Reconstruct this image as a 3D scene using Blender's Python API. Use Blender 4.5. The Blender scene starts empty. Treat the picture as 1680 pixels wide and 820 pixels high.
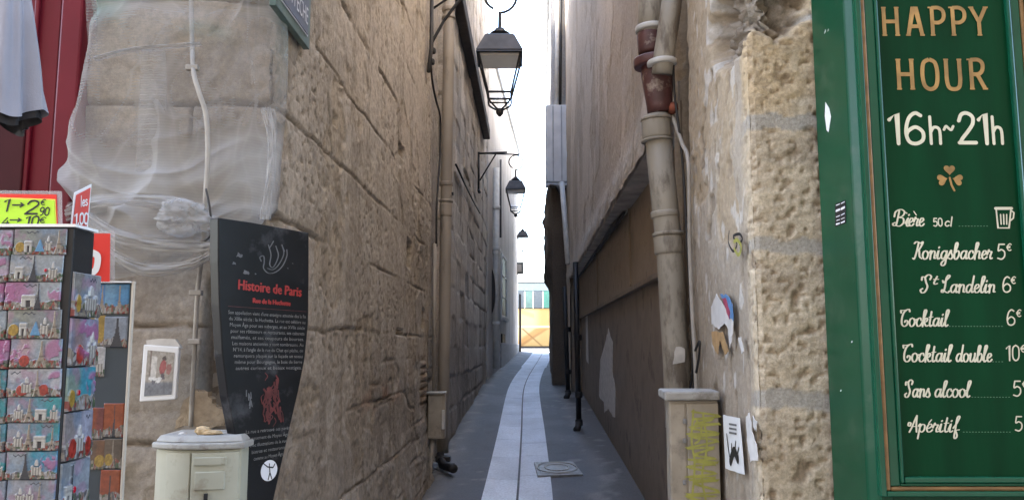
import bpy, bmesh, math, random
import numpy as np
from mathutils import Vector, Matrix

# ------------------------------------------------------------------ camera, sky, sun, exposure
SC = bpy.context.scene
COL = SC.collection
W_PX, H_PX, F_PX = 1680.0, 820.0, 1306.0
HORIZON = 565.0
CAM_Z = 1.6
TH = math.atan((HORIZON - H_PX / 2) / F_PX)
cam_data = bpy.data.cameras.new('camera')
cam = bpy.data.objects.new('camera', cam_data)
COL.objects.link(cam)
cam.location = (0, 0, CAM_Z)
cam.rotation_euler = (math.pi / 2 + TH, 0, 0)
cam_data.sensor_fit = 'HORIZONTAL'
cam_data.sensor_width = 36.0
cam_data.lens = F_PX / W_PX * 36.0
cam_data.clip_start = 0.05
cam_data.clip_end = 6000
SC.camera = cam

SUN_DIR = Vector((-0.72, 0.42, 0.62)).normalized()      # towards the sun
SUN_EL = math.asin(SUN_DIR.z)
SUN_AZ = math.atan2(SUN_DIR.x, SUN_DIR.y)                # clockwise from +Y
world = bpy.data.worlds.new('World')
SC.world = world
world.use_nodes = True
wn = world.node_tree
wn.nodes.clear()
sky = wn.nodes.new('ShaderNodeTexSky')
sky.sky_type = 'NISHITA'
sky.sun_disc = False
sky.sun_elevation = SUN_EL
sky.sun_rotation = SUN_AZ
sky.air_density = 1.0
sky.dust_density = 1.4
sky.ozone_density = 1.2
bg = wn.nodes.new('ShaderNodeBackground')
bg.inputs['Strength'].default_value = 0.15
wo = wn.nodes.new('ShaderNodeOutputWorld')
wn.links.new(sky.outputs[0], bg.inputs[0])
wn.links.new(bg.outputs[0], wo.inputs[0])

sun_data = bpy.data.lights.new('sun', 'SUN')
sun_data.energy = 4.6
sun_data.angle = math.radians(0.5)
sun_data.color = (1.0, 0.93, 0.83)
sun = bpy.data.objects.new('sun', sun_data)
COL.objects.link(sun)
sun.rotation_euler = (-SUN_DIR).to_track_quat('-Z', 'Y').to_euler()

SC.view_settings.view_transform = 'Standard'
SC.view_settings.look = 'None'
SC.view_settings.exposure = 3.5
SC.view_settings.gamma = 1.0
SC.view_settings.use_curve_mapping = False
SC.cycles.max_bounces = 14
SC.cycles.diffuse_bounces = 10
SC.cycles.transparent_max_bounces = 24

# ------------------------------------------------------------------ helpers: pixels to rays, ground, planes
CT, ST = math.cos(TH), math.sin(TH)
CAMP = Vector((0, 0, CAM_Z))

def ray(px, py):
    u = (px - W_PX / 2) / F_PX
    v = (H_PX / 2 - py) / F_PX
    return Vector((u, CT - v * ST, ST + v * CT))

def at(px, py, y):
    d = ray(px, py)
    return CAMP + d * (y / d.y)

def gz(y):
    """height of the lane: level in front, then climbing to the quay"""
    y = np.asarray(y, dtype=float)
    return np.where(y < 6, 0.0, np.where(y < 32, 0.05 * (y - 6), 1.3 + np.clip(y - 32, 0, 12) * 0.008))

def gzf(y):
    return float(gz(y))

def ground_at(px, py):
    d = ray(px, py)
    lo, hi = 1.0, 60.0
    y = lo
    while y < hi:
        p = CAMP + d * (y / d.y)
        if p.z <= gzf(y):
            return p
        y += 0.02
    return CAMP + d * (hi / d.y)

LX0, LXS = -1.10, 0.023          # left lane wall  x = LX0 + LXS*y
RX0, RXS = 0.857, 0.023          # right lane wall x = RX0 + RXS*y
def lx(y): return LX0 + LXS * y
def rx(y): return RX0 + RXS * y
L_CORNER, R_CORNER = 3.35, 3.05

class Plane:
    def __init__(s, p0, u, v=(0, 0, 1)):
        s.p = Vector(p0); s.u = Vector(u).normalized(); v = Vector(v)
        s.n = s.u.cross(v).normalized()      # points to the viewer when u runs to the right
        s.v = s.n.cross(s.u).normalized()
    def hit(s, px, py):
        d = ray(px, py)
        t = (s.p - CAMP).dot(s.n) / d.dot(s.n)
        return CAMP + d * t
    def loc(s, px, py):
        q = s.hit(px, py) - s.p
        return q.dot(s.u), q.dot(s.v)
    def pt(s, x, y, lift=0.0):
        return s.p + s.u * x + s.v * y + s.n * lift

LEFT = Plane((lx(3.35), 3.35, 0), (LXS, 1, 0))              # u runs into the lane, n to the right
RIGHT = Plane((rx(3.05), 3.05, 0), (-RXS, -1, 0))           # u runs towards the viewer, n to the left

# ------------------------------------------------------------------ helpers: noise
def _h(ix, iy, seed):
    n = (ix.astype(np.int64) * 374761393 + iy.astype(np.int64) * 668265263 + seed * 1442695041) & 0xffffffff
    n = ((n ^ (n >> 13)) * 1274126177) & 0xffffffff
    n = (n ^ (n >> 16)) & 0xffffffff
    return n.astype(np.float64) / 4294967295.0

def vn(x, y, seed=0):
    x, y = np.broadcast_arrays(np.asarray(x, float), np.asarray(y, float))
    ix, iy = np.floor(x), np.floor(y)
    fx, fy = x - ix, y - iy
    fx = fx * fx * (3 - 2 * fx); fy = fy * fy * (3 - 2 * fy)
    a, b = _h(ix, iy, seed), _h(ix + 1, iy, seed)
    c, d = _h(ix, iy + 1, seed), _h(ix + 1, iy + 1, seed)
    return (a * (1 - fx) + b * fx) * (1 - fy) + (c * (1 - fx) + d * fx) * fy

def fbm(x, y, seed=0, octv=4):
    s, a, t = 0, 0.5, 0
    for k in range(octv):
        s = s + a * vn(x * 2 ** k, y * 2 ** k, seed + 17 * k); t += a; a *= 0.5
    return s / t

def sst(a, b, x):
    t = np.clip((x - a) / (b - a), 0, 1)
    return t * t * (3 - 2 * t)

def mixc(c1, c2, m):
    return c1 * (1 - m[..., None]) + np.asarray(c2) * m[..., None]

# ------------------------------------------------------------------ helpers: materials
def _nt(name):
    m = bpy.data.materials.new(name)
    m.use_nodes = True
    nt = m.node_tree
    return m, nt, nt.nodes['Principled BSDF']

def mat(name, col, rough=0.6, metal=0.0, var=0.15, scale=8.0, bump=0.0, bscale=60.0, spec=None, coat=0.0, dirt=None, stretch=(1, 1, 1)):
    m, nt, bs = _nt(name)
    bs.inputs['Roughness'].default_value = rough
    bs.inputs['Metallic'].default_value = metal
    if spec is not None: bs.inputs['Specular IOR Level'].default_value = spec
    if coat: bs.inputs['Coat Weight'].default_value = coat; bs.inputs['Coat Roughness'].default_value = 0.15
    tc = nt.nodes.new('ShaderNodeTexCoord')
    mp = nt.nodes.new('ShaderNodeMapping'); mp.inputs['Scale'].default_value = stretch
    nt.links.new(tc.outputs['Object'], mp.inputs[0])
    nz = nt.nodes.new('ShaderNodeTexNoise'); nz.inputs['Scale'].default_value = scale; nz.inputs['Detail'].default_value = 6
    nt.links.new(mp.outputs[0], nz.inputs['Vector'])
    rp = nt.nodes.new('ShaderNodeValToRGB')
    c = np.array(col)
    rp.color_ramp.elements[0].position = 0.3; rp.color_ramp.elements[1].position = 0.7
    rp.color_ramp.elements[0].color = (*np.clip(c * (1 - var), 0, 1), 1)
    rp.color_ramp.elements[1].color = (*np.clip(c * (1 + var), 0, 1), 1)
    nt.links.new(nz.outputs['Fac'], rp.inputs[0])
    out = rp.outputs[0]
    if dirt is not None:
        dc, amount, dscale = dirt
        n2 = nt.nodes.new('ShaderNodeTexNoise'); n2.inputs['Scale'].default_value = dscale; n2.inputs['Detail'].default_value = 8
        n2.inputs['Roughness'].default_value = 0.65
        nt.links.new(mp.outputs[0], n2.inputs['Vector'])
        r2 = nt.nodes.new('ShaderNodeValToRGB')
        r2.color_ramp.elements[0].position = 0.62 - amount * 0.3; r2.color_ramp.elements[0].color = (0, 0, 0, 1)
        r2.color_ramp.elements[1].position = 0.74 - amount * 0.3; r2.color_ramp.elements[1].color = (1, 1, 1, 1)
        nt.links.new(n2.outputs['Fac'], r2.inputs[0])
        mx = nt.nodes.new('ShaderNodeMix'); mx.data_type = 'RGBA'
        nt.links.new(r2.outputs[0], mx.inputs['Factor'])
        nt.links.new(out, mx.inputs['A']); mx.inputs['B'].default_value = (*dc, 1)
        out = mx.outputs['Result']
    nt.links.new(out, bs.inputs['Base Color'])
    if bump:
        nb = nt.nodes.new('ShaderNodeTexNoise'); nb.inputs['Scale'].default_value = bscale; nb.inputs['Detail'].default_value = 5
        nt.links.new(mp.outputs[0], nb.inputs['Vector'])
        bp = nt.nodes.new('ShaderNodeBump'); bp.inputs['Strength'].default_value = bump; bp.inputs['Distance'].default_value = 0.01
        nt.links.new(nb.outputs['Fac'], bp.inputs['Height'])
        nt.links.new(bp.outputs[0], bs.inputs['Normal'])
    return m

def mat_attr(name, rough=0.9, var=0.18, scale=22.0, bump=0.35, bscale=130.0, spec=0.3):
    m, nt, bs = _nt(name)
    bs.inputs['Roughness'].default_value = rough
    bs.inputs['Specular IOR Level'].default_value = spec
    at_ = nt.nodes.new('ShaderNodeAttribute'); at_.attribute_name = 'Col'
    out = at_.outputs['Color']
    tc = nt.nodes.new('ShaderNodeTexCoord')
    if var:
        nz = nt.nodes.new('ShaderNodeTexNoise'); nz.inputs['Scale'].default_value = scale; nz.inputs['Detail'].default_value = 9
        nz.inputs['Roughness'].default_value = 0.7
        nt.links.new(tc.outputs['Object'], nz.inputs['Vector'])
        mr = nt.nodes.new('ShaderNodeMapRange')
        mr.inputs['From Min'].default_value = 0.3; mr.inputs['From Max'].default_value = 0.7
        mr.inputs['To Min'].default_value = 1 - var; mr.inputs['To Max'].default_value = 1 + var
        nt.links.new(nz.outputs['Fac'], mr.inputs['Value'])
        vm = nt.nodes.new('ShaderNodeVectorMath'); vm.operation = 'SCALE'
        nt.links.new(out, vm.inputs[0]); nt.links.new(mr.outputs[0], vm.inputs['Scale'])
        out = vm.outputs[0]
    nt.links.new(out, bs.inputs['Base Color'])
    if bump:
        nb = nt.nodes.new('ShaderNodeTexNoise'); nb.inputs['Scale'].default_value = bscale; nb.inputs['Detail'].default_value = 6
        nb.inputs['Roughness'].default_value = 0.7
        nt.links.new(tc.outputs['Object'], nb.inputs['Vector'])
        bp = nt.nodes.new('ShaderNodeBump'); bp.inputs['Strength'].default_value = bump; bp.inputs['Distance'].default_value = 0.012
        nt.links.new(nb.outputs['Fac'], bp.inputs['Height']); nt.links.new(bp.outputs[0], bs.inputs['Normal'])
    return m

M = {}
M['wall'] = mat_attr('old_masonry', var=0.26, scale=40, bump=0.6, bscale=120)
M['pier'] = mat_attr('pitted_limestone', var=0.30, scale=80, bump=0.6, bscale=150)
M['plaster'] = mat_attr('old_plaster', var=0.20, scale=36, bump=0.45, bscale=110)
M['print'] = mat_attr('glossy_print', rough=0.18, var=0.0, bump=0.0, spec=0.5)
M['pavement'] = mat_attr('lane_paving', rough=0.75, var=0.22, scale=40, bump=0.25, bscale=160, spec=0.35)
M['core'] = mat('rubble_core', (0.30, 0.26, 0.21), 0.95)
M['zinc'] = mat('zinc_roof', (0.25, 0.27, 0.29), 0.6, 0.0)
M['red_paint'] = mat('red_shop_paint', (0.135, 0.007, 0.017), 0.4, spec=0.25, var=0.12, scale=3, bump=0.03, bscale=30)
M['dark_red'] = mat('dark_red_paint', (0.045, 0.003, 0.006), 0.5, spec=0.2, var=0.1)
M['green_paint'] = mat('green_shop_paint', (0.003, 0.047, 0.022), 0.25, var=0.10, scale=2.5, bump=0.03, bscale=14, spec=0.18)
M['green_side'] = mat('green_scuffed_paint', (0.005, 0.060, 0.028), 0.3, var=0.16, scale=2.0, bump=0.03, bscale=14, spec=0.22, dirt=((0.025, 0.075, 0.042), 0.30, 5.0))
M['green_panel'] = mat('green_panel_paint', (0.0012, 0.036, 0.013), 0.34, spec=0.10, var=0.28, scale=9, bump=0.08, bscale=40, stretch=(1, 1, 0.12))
M['green_edge'] = mat('green_moulding_paint', (0.005, 0.070, 0.036), 0.18, var=0.1, spec=0.35)
M['gold'] = mat('gilt_moulding', (0.19, 0.105, 0.038), 0.38, 0.2, var=0.3, scale=6, stretch=(1, 1, 4))
M['gold_ink'] = mat('gold_lettering', (0.33, 0.19, 0.055), 0.5, 0.0, var=0.45, scale=14)
M['cream_ink'] = mat('cream_lettering', (0.62, 0.60, 0.46), 0.5, var=0.1)
M['cream_metal'] = mat('cream_cabinet_paint', (0.42, 0.41, 0.32), 0.5, var=0.12, scale=5, bump=0.06, bscale=25, dirt=((0.30, 0.27, 0.20), 0.22, 9.0))
M['grey_lid'] = mat('grey_lid_concrete', (0.37, 0.355, 0.32), 0.7, var=0.2, scale=10, bump=0.2, bscale=60, dirt=((0.22, 0.20, 0.17), 0.3, 12.0))
M['beige_cab'] = mat('beige_cabinet_paint', (0.33, 0.285, 0.22), 0.6, var=0.2, scale=6, bump=0.1, bscale=40, dirt=((0.22, 0.19, 0.15), 0.3, 8.0))
M['sign_black'] = mat('sign_black_enamel', (0.010, 0.010, 0.0115), 0.4, spec=0.22, var=0.3, scale=6, bump=0.04, bscale=30, dirt=((0.06, 0.06, 0.065), 0.22, 5.0))
M['sign_red'] = mat('sign_red_ink', (0.34, 0.026, 0.022), 0.5, var=0.2)
M['sign_dred'] = mat('sign_faded_red_ink', (0.11, 0.02, 0.018), 0.5, var=0.5, scale=30)
M['sign_grey'] = mat('sign_grey_ink', (0.22, 0.21, 0.20), 0.6, var=0.3, scale=30)
M['sign_dgrey'] = mat('sign_dark_grey_ink', (0.12, 0.12, 0.125), 0.5, var=0.3, scale=30)
M['white_enamel'] = mat('white_enamel', (0.78, 0.78, 0.80), 0.3, var=0.06)
M['plate_blue'] = mat('plate_blue_enamel', (0.045, 0.062, 0.105), 0.35, var=0.15)
M['plate_green'] = mat('plate_green_enamel', (0.075, 0.125, 0.11), 0.4, var=0.25, scale=20)
M['plate_white'] = mat('plate_white_enamel', (0.62, 0.63, 0.66), 0.35, var=0.1)
M['pipe_grey'] = mat('beige_pipe_paint', (0.30, 0.27, 0.22), 0.55, var=0.2, scale=5, bump=0.08, bscale=40, dirt=((0.15, 0.125, 0.098), 0.42, 9.0), stretch=(1, 1, 0.35))
M['pipe_left'] = mat('taupe_pipe_paint', (0.33, 0.285, 0.23), 0.55, var=0.14, scale=4, bump=0.08, bscale=40, dirt=((0.17, 0.15, 0.12), 0.25, 6.0), stretch=(1, 1, 0.35))
M['pipe_rust'] = mat('oxide_red_cast_iron', (0.085, 0.032, 0.030), 0.5, var=0.35, scale=14, bump=0.15, bscale=50, dirt=((0.30, 0.24, 0.20), 0.22, 10.0))
M['pipe_white'] = mat('white_pipe_paint', (0.55, 0.54, 0.51), 0.5, var=0.12)
M['pipe_black'] = mat('black_cast_iron', (0.014, 0.012, 0.012), 0.5, var=0.3)
M['cable'] = mat('black_cable', (0.02, 0.018, 0.017), 0.6)
M['cable_grey'] = mat('grey_conduit', (0.34, 0.31, 0.27), 0.6, var=0.2, scale=14)
M['iron'] = mat('lantern_iron', (0.020, 0.021, 0.024), 0.5, 0.2, var=0.3)
M['iron_grey'] = mat('lantern_iron_dusty', (0.055, 0.055, 0.06), 0.6, 0.1, var=0.3)
M['opal'] = mat('opal_reflector', (0.46, 0.45, 0.43), 0.5, var=0.05)
M['timber'] = mat('dark_tarred_timber', (0.035, 0.028, 0.024), 0.8, var=0.3, bump=0.2)
M['fascia'] = mat('brown_fascia_paint', (0.27, 0.205, 0.14), 0.65, var=0.2, scale=3, bump=0.08, bscale=20, dirt=((0.16, 0.12, 0.08), 0.25, 3.0))
M['panel_brown'] = mat('brown_board_paint', (0.225, 0.175, 0.128), 0.7, var=0.25, scale=2.5, bump=0.15, bscale=18, dirt=((0.135, 0.10, 0.072), 0.3, 2.5))
M['paper'] = mat('old_paper', (0.58, 0.56, 0.53), 0.85, var=0.12, scale=14)
M['paper_grey'] = mat('weathered_paper', (0.55, 0.52, 0.475), 0.9, var=0.2, scale=14)
M['white'] = mat('white_paint', (0.78, 0.78, 0.77), 0.5, var=0.04)
M['ink'] = mat('black_ink', (0.012, 0.012, 0.014), 0.6, var=0.05)
M['board_black'] = mat('black_rack_board', (0.010, 0.010, 0.012), 0.5)
M['board_grey'] = mat('grey_felt_board', (0.055, 0.065, 0.072), 0.85, var=0.1)
M['tag_red'] = mat('fluorescent_red_card', (0.72, 0.030, 0.016), 0.6, var=0.05)
M['tag_faded'] = mat('faded_red_card', (0.62, 0.07, 0.055), 0.6, var=0.06)
M['tag_green'] = mat('fluorescent_green_card', (0.42, 0.68, 0.03), 0.6, var=0.06)
M['tag_yellow'] = mat('yellow_card', (0.78, 0.68, 0.12), 0.6, var=0.06)
M['fabric_grey'] = mat('grey_fabric', (0.26, 0.26, 0.30), 0.85, var=0.15, scale=5, bump=0.15, bscale=200)
M['fabric_dark'] = mat('dark_fabric', (0.015, 0.013, 0.014), 0.85, var=0.3)
M['bread'] = mat('crust_paper', (0.50, 0.36, 0.20), 0.8, var=0.35, scale=60)
M['yellow_spray'] = mat('yellow_green_spray', (0.34, 0.33, 0.07), 0.7, var=0.2, scale=30)
M['blue_print'] = mat('blue_poster_ink', (0.10, 0.22, 0.42), 0.7, var=0.15)
M['pink_print'] = mat('crimson_poster_ink', (0.33, 0.05, 0.09), 0.7, var=0.15)
M['orange_drip'] = mat('ochre_glue_stain', (0.40, 0.25, 0.11), 0.9, var=0.25, scale=25)
M['metal_plate'] = mat('worn_steel_plate', (0.22, 0.215, 0.205), 0.5, 0.25, var=0.25, scale=20, bump=0.3, bscale=120)
M['white_wall_trim'] = mat('white_window_paint', (0.5, 0.52, 0.55), 0.6, var=0.1)
M['pane'] = mat('dark_window_glass', (0.015, 0.018, 0.022), 0.5, var=0.1, spec=0.15)
M['kiosk_green'] = mat('pale_green_glazing', (0.16, 0.26, 0.21), 0.3, var=0.2, scale=3)
M['kiosk_teal'] = mat('bright_green_panel', (0.09, 0.27, 0.19), 0.35, var=0.15)
M['kiosk_grey'] = mat('grey_kiosk_panel', (0.14, 0.155, 0.155), 0.5, var=0.15)
M['kiosk_glass'] = mat('pale_kiosk_glass', (0.30, 0.36, 0.38), 0.3, var=0.08)
M['plinth'] = mat('grey_plinth_render', (0.38, 0.39, 0.40), 0.8, var=0.15)

def glass_mat():
    m = bpy.data.materials.new('clear_lantern_glass'); m.use_nodes = True
    nt = m.node_tree; nt.nodes.clear()
    o = nt.nodes.new('ShaderNodeOutputMaterial'); mx = nt.nodes.new('ShaderNodeMixShader'); mx.inputs[0].default_value = 0.12
    a = nt.nodes.new('ShaderNodeBsdfTransparent'); a.inputs[0].default_value = (0.93, 0.94, 0.95, 1)
    b = nt.nodes.new('ShaderNodeBsdfGlossy'); b.inputs['Roughness'].default_value = 0.05
    nt.links.new(a.outputs[0], mx.inputs[1]); nt.links.new(b.outputs[0], mx.inputs[2]); nt.links.new(mx.outputs[0], o.inputs[0])
    return m
M['glass'] = glass_mat()

def sleeve_mat():
    m = bpy.data.materials.new('clear_plastic_sleeve'); m.use_nodes = True
    nt = m.node_tree; nt.nodes.clear()
    o = nt.nodes.new('ShaderNodeOutputMaterial'); mx = nt.nodes.new('ShaderNodeMixShader'); mx.inputs[0].default_value = 0.22
    a = nt.nodes.new('ShaderNodeBsdfTransparent')
    b = nt.nodes.new('ShaderNodeBsdfPrincipled'); b.inputs['Base Color'].default_value = (0.75, 0.75, 0.78, 1); b.inputs['Roughness'].default_value = 0.25
    nt.links.new(a.outputs[0], mx.inputs[1]); nt.links.new(b.outputs[0], mx.inputs[2]); nt.links.new(mx.outputs[0], o.inputs[0])
    return m
M['sleeve'] = sleeve_mat()

def net_mat():
    """woven debris netting: coverage rises where the cloth is bunched in layers (attribute Col.r)"""
    m = bpy.data.materials.new('white_debris_netting'); m.use_nodes = True
    nt = m.node_tree; nt.nodes.clear()
    o = nt.nodes.new('ShaderNodeOutputMaterial'); mx = nt.nodes.new('ShaderNodeMixShader')
    tr = nt.nodes.new('ShaderNodeBsdfTransparent')
    df = nt.nodes.new('ShaderNodeBsdfDiffuse'); tl = nt.nodes.new('ShaderNodeBsdfTranslucent')
    a = nt.nodes.new('ShaderNodeAttribute'); a.attribute_name = 'Col'
    tint = nt.nodes.new('ShaderNodeMix'); tint.data_type = 'RGBA'
    sp = nt.nodes.new('ShaderNodeSeparateColor'); nt.links.new(a.outputs['Color'], sp.inputs[0])
    nt.links.new(sp.outputs[1], tint.inputs['Factor'])
    tint.inputs['A'].default_value = (0.50, 0.49, 0.475, 1); tint.inputs['B'].default_value = (0.36, 0.48, 0.45, 1)
    nt.links.new(tint.outputs['Result'], df.inputs[0]); nt.links.new(tint.outputs['Result'], tl.inputs[0])
    m2 = nt.nodes.new('ShaderNodeMixShader'); m2.inputs[0].default_value = 0.35
    nt.links.new(df.outputs[0], m2.inputs[1]); nt.links.new(tl.outputs[0], m2.inputs[2])
    # weave: two stripe waves in the cloth's own UV
    uv = nt.nodes.new('ShaderNodeUVMap')
    w1 = nt.nodes.new('ShaderNodeTexWave'); w1.wave_type = 'BANDS'; w1.bands_direction = 'Y'; w1.inputs['Scale'].default_value = 26; w1.inputs['Distortion'].default_value = 2.0
    w1.inputs['Detail Scale'].default_value = 2.0
    nt.links.new(uv.outputs[0], w1.inputs[0])
    ma = nt.nodes.new('ShaderNodeMapRange'); ma.inputs['To Min'].default_value = 0.95; ma.inputs['To Max'].default_value = 1.03
    nt.links.new(w1.outputs['Fac'], ma.inputs['Value'])
    mu = nt.nodes.new('ShaderNodeMath'); mu.operation = 'MULTIPLY'; mu.use_clamp = True
    nt.links.new(sp.outputs[0], mu.inputs[0]); nt.links.new(ma.outputs[0], mu.inputs[1])
    nt.links.new(mu.outputs[0], mx.inputs[0]); nt.links.new(tr.outputs[0], mx.inputs[1]); nt.links.new(m2.outputs[0], mx.inputs[2])
    nt.links.new(mx.outputs[0], o.inputs[0])
    return m
M['net'] = net_mat()

# ------------------------------------------------------------------ helpers: objects
def tag(o, label=None, cat=None, group=None, kind=None):
    if label: o['label'] = label
    if cat: o['category'] = cat
    if group: o['group'] = group
    if kind: o['kind'] = kind
    return o

def empty(name, loc, label, cat, group=None):
    o = bpy.data.objects.new(name, None); COL.objects.link(o)
    o.location = loc; o.empty_display_size = 0.1
    tag(o, label, cat, group)
    return o

def link(name, me, m, parent=None):
    o = bpy.data.objects.new(name, me)
    if m is not None and len(me.materials) == 0: me.materials.append(m)
    COL.objects.link(o)
    if parent is not None:
        o.parent = parent
        o.matrix_parent_inverse = Matrix.Translation(-_world_loc(parent))
    return o

def _world_loc(o):
    l = Vector(o.location)
    return l

def grid_mesh(name, P, C=None, keep=None, smooth=True, uv=None):
    """P: (nu, nv, 3) points; faces wind so that du x dv is the normal"""
    nu, nv = P.shape[:2]
    idx = np.arange(nu * nv).reshape(nu, nv)
    q = np.stack([idx[:-1, :-1], idx[1:, :-1], idx[1:, 1:], idx[:-1, 1:]], -1)
    q = q.reshape(-1, 4) if keep is None else q[keep]
    me = bpy.data.meshes.new(name)
    me.vertices.add(nu * nv); me.vertices.foreach_set('co', P.reshape(-1).astype(np.float32))
    n = len(q)
    me.loops.add(n * 4); me.loops.foreach_set('vertex_index', q.reshape(-1).astype(np.int32))
    me.polygons.add(n); me.polygons.foreach_set('loop_start', np.arange(0, n * 4, 4, dtype=np.int32))
    try: me.polygons.foreach_set('loop_total', np.full(n, 4, dtype=np.int32))
    except Exception: pass
    me.update(calc_edges=True)
    if smooth: me.polygons.foreach_set('use_smooth', np.ones(n, dtype=bool))
    if C is not None:
        a = me.color_attributes.new('Col', 'FLOAT_COLOR', 'POINT')
        c4 = np.ones((nu * nv, 4), np.float32); c4[:, :3] = np.clip(C.reshape(-1, 3), 0, 1)
        a.data.foreach_set('color', c4.reshape(-1))
    if uv is not None:
        l = me.uv_layers.new(name='UVMap')
        l.data.foreach_set('uv', uv.reshape(-1, 2)[q.reshape(-1)].astype(np.float32).reshape(-1))
    return me

def bm_obj(name, bm, m, parent=None, smooth=False, bevel=0.0, recalc=True):
    if recalc: bmesh.ops.recalc_face_normals(bm, faces=bm.faces)
    me = bpy.data.meshes.new(name); bm.to_mesh(me); bm.free()
    if smooth: me.polygons.foreach_set('use_smooth', np.ones(len(me.polygons), dtype=bool))
    o = link(name, me, m, parent)
    if bevel:
        b = o.modifiers.new('bevel', 'BEVEL'); b.width = bevel; b.segments = 2; b.limit_method = 'ANGLE'
    return o

def box(bm, c, s, rz=0.0, rot=None):
    r = bmesh.ops.create_cube(bm, size=1.0)
    mtx = Matrix.Translation(Vector(c)) @ (rot if rot is not None else Matrix.Rotation(rz, 4, 'Z')) @ Matrix.Diagonal((s[0], s[1], s[2], 1))
    bmesh.ops.transform(bm, matrix=mtx, verts=r['verts'])

def catmull(pts, n=8, closed=False):
    pts = [np.array(p, float) for p in pts]
    if len(pts) < 3: return pts
    out = []
    N = len(pts)
    rng = range(N if closed else N - 1)
    for i in rng:
        p0 = pts[(i - 1) % N] if (closed or i > 0) else 2 * pts[0] - pts[1]
        p1 = pts[i]; p2 = pts[(i + 1) % N]
        p3 = pts[(i + 2) % N] if (closed or i + 2 < N) else 2 * pts[-1] - pts[-2]
        for k in range(n):
            t = k / n
            out.append(0.5 * (2 * p1 + (p2 - p0) * t + (2 * p0 - 5 * p1 + 4 * p2 - p3) * t * t + (3 * p1 - p0 - 3 * p2 + p3) * t ** 3))
    if not closed: out.append(pts[-1])
    return out

def tube(bm, pts, r, seg=10, cap=True):
    """swept tube; r a number or one per point"""
    pts = [Vector(p) for p in pts]
    n = len(pts)
    rs = [r] * n if np.isscalar(r) else list(r)
    rings = []
    t0 = (pts[1] - pts[0]).normalized()
    ref = Vector((0, 0, 1)) if abs(t0.z) < 0.9 else Vector((1, 0, 0))
    a = t0.cross(ref).normalized()
    for i in range(n):
        t = (pts[min(i + 1, n - 1)] - pts[max(i - 1, 0)])
        if t.length < 1e-9: t = t0
        t.normalize()
        a = (a - t * a.dot(t)).normalized()
        b = t.cross(a)
        rings.append([bm.verts.new(pts[i] + (a * math.cos(2 * math.pi * k / seg) + b * math.sin(2 * math.pi * k / seg)) * rs[i]) for k in range(seg)])
    for i in range(n - 1):
        for k in range(seg):
            bm.faces.new((rings[i][k], rings[i][(k + 1) % seg], rings[i + 1][(k + 1) % seg], rings[i + 1][k]))
    if cap:
        bm.faces.new(rings[0][::-1]); bm.faces.new(rings[-1])

def tube_obj(name, pts, r, m, parent=None, seg=10, smooth=True):
    bm = bmesh.new(); tube(bm, pts, r, seg)
    return bm_obj(name, bm, m, parent, smooth)

def prism(bm, poly, z0, z1):
    lo = [bm.verts.new((x, y, z0)) for x, y in poly]; hi = [bm.verts.new((x, y, z1)) for x, y in poly]
    n = len(poly)
    for i in range(n): bm.faces.new((lo[i], lo[(i + 1) % n], hi[(i + 1) % n], hi[i]))
    bm.faces.new(lo[::-1]); bm.faces.new(hi)

def plate(name, plane, pts, lift, thick, m, parent=None, smooth=0, bevel=0.0):
    """an outline (local x, y) on a plane given a real thickness"""
    if smooth: pts = [tuple(p) for p in catmull(pts, smooth, True)]
    bm = bmesh.new()
    f = [bm.verts.new(plane.pt(x, y, lift + thick)) for x, y in pts]
    b = [bm.verts.new(plane.pt(x, y, lift)) for x, y in pts]
    n = len(pts)
    bm.faces.new(f); bm.faces.new(b[::-1])
    for i in range(n): bm.faces.new((f[i], b[i], b[(i + 1) % n], f[(i + 1) % n]))
    return bm_obj(name, bm, m, parent, bevel=bevel)

def pbox(bm, plane, x0, x1, y0, y1, l0, l1):
    vs = [bm.verts.new(plane.pt(x, y, l)) for l in (l0, l1) for x, y in ((x0, y0), (x1, y0), (x1, y1), (x0, y1))]
    for f in ((0, 3, 2, 1), (4, 5, 6, 7), (0, 1, 5, 4), (1, 2, 6, 5), (2, 3, 7, 6), (3, 0, 4, 7)):
        bm.faces.new([vs[i] for i in f])

def ragged(pts, amp, n, seed):
    rnd = random.Random(seed); out = []
    N = len(pts)
    for i in range(N):
        a = np.array(pts[i]); b = np.array(pts[(i + 1) % N])
        for k in range(n):
            p = a + (b - a) * k / n
            out.append((p[0] + rnd.uniform(-amp, amp), p[1] + rnd.uniform(-amp, amp)))
    return out

# ------------------------------------------------------------------ helpers: walls along a plan path
def resample(path, k=0.0028, lo=0.008, hi=0.06):
    out = [np.array(path[0], float)]
    marks = []
    for i in range(len(path) - 1):
        a = np.array(path[i], float); b = np.array(path[i + 1], float)
        L = np.linalg.norm(b - a); t = 0.0
        marks.append(len(out) - 1)
        while True:
            p = a + (b - a) * (t / L)
            t += min(hi, max(lo, abs(p[1]) * k))
            if t >= L - 1e-6: break
            out.append(a + (b - a) * (t / L))
        out.append(b)
    marks.append(len(out) - 1)
    return np.array(out), marks

def path_wall(path, zs, shade, side, k=0.0028, lo=0.008, hi=0.06):
    P, marks = resample(path, k, lo, hi)
    d = np.gradient(P, axis=0)
    d /= np.linalg.norm(d, axis=1)[:, None] + 1e-9
    # soften corner normals
    n = np.stack([d[:, 1], -d[:, 0]], 1) * side
    S = np.concatenate([[0], np.cumsum(np.linalg.norm(np.diff(P, axis=0), axis=1))])
    SS, ZZ = np.meshgrid(S, zs, indexing='ij')
    YY = np.repeat(P[:, 1:2], len(zs), 1); XX = np.repeat(P[:, 0:1], len(zs), 1)
    h, c = shade(SS, ZZ, XX, YY)
    out = np.zeros((len(P), len(zs), 3))
    out[..., 0] = XX + n[:, 0:1] * h
    out[..., 1] = YY + n[:, 1:2] * h
    out[..., 2] = ZZ
    return out, c, marks, S

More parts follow.
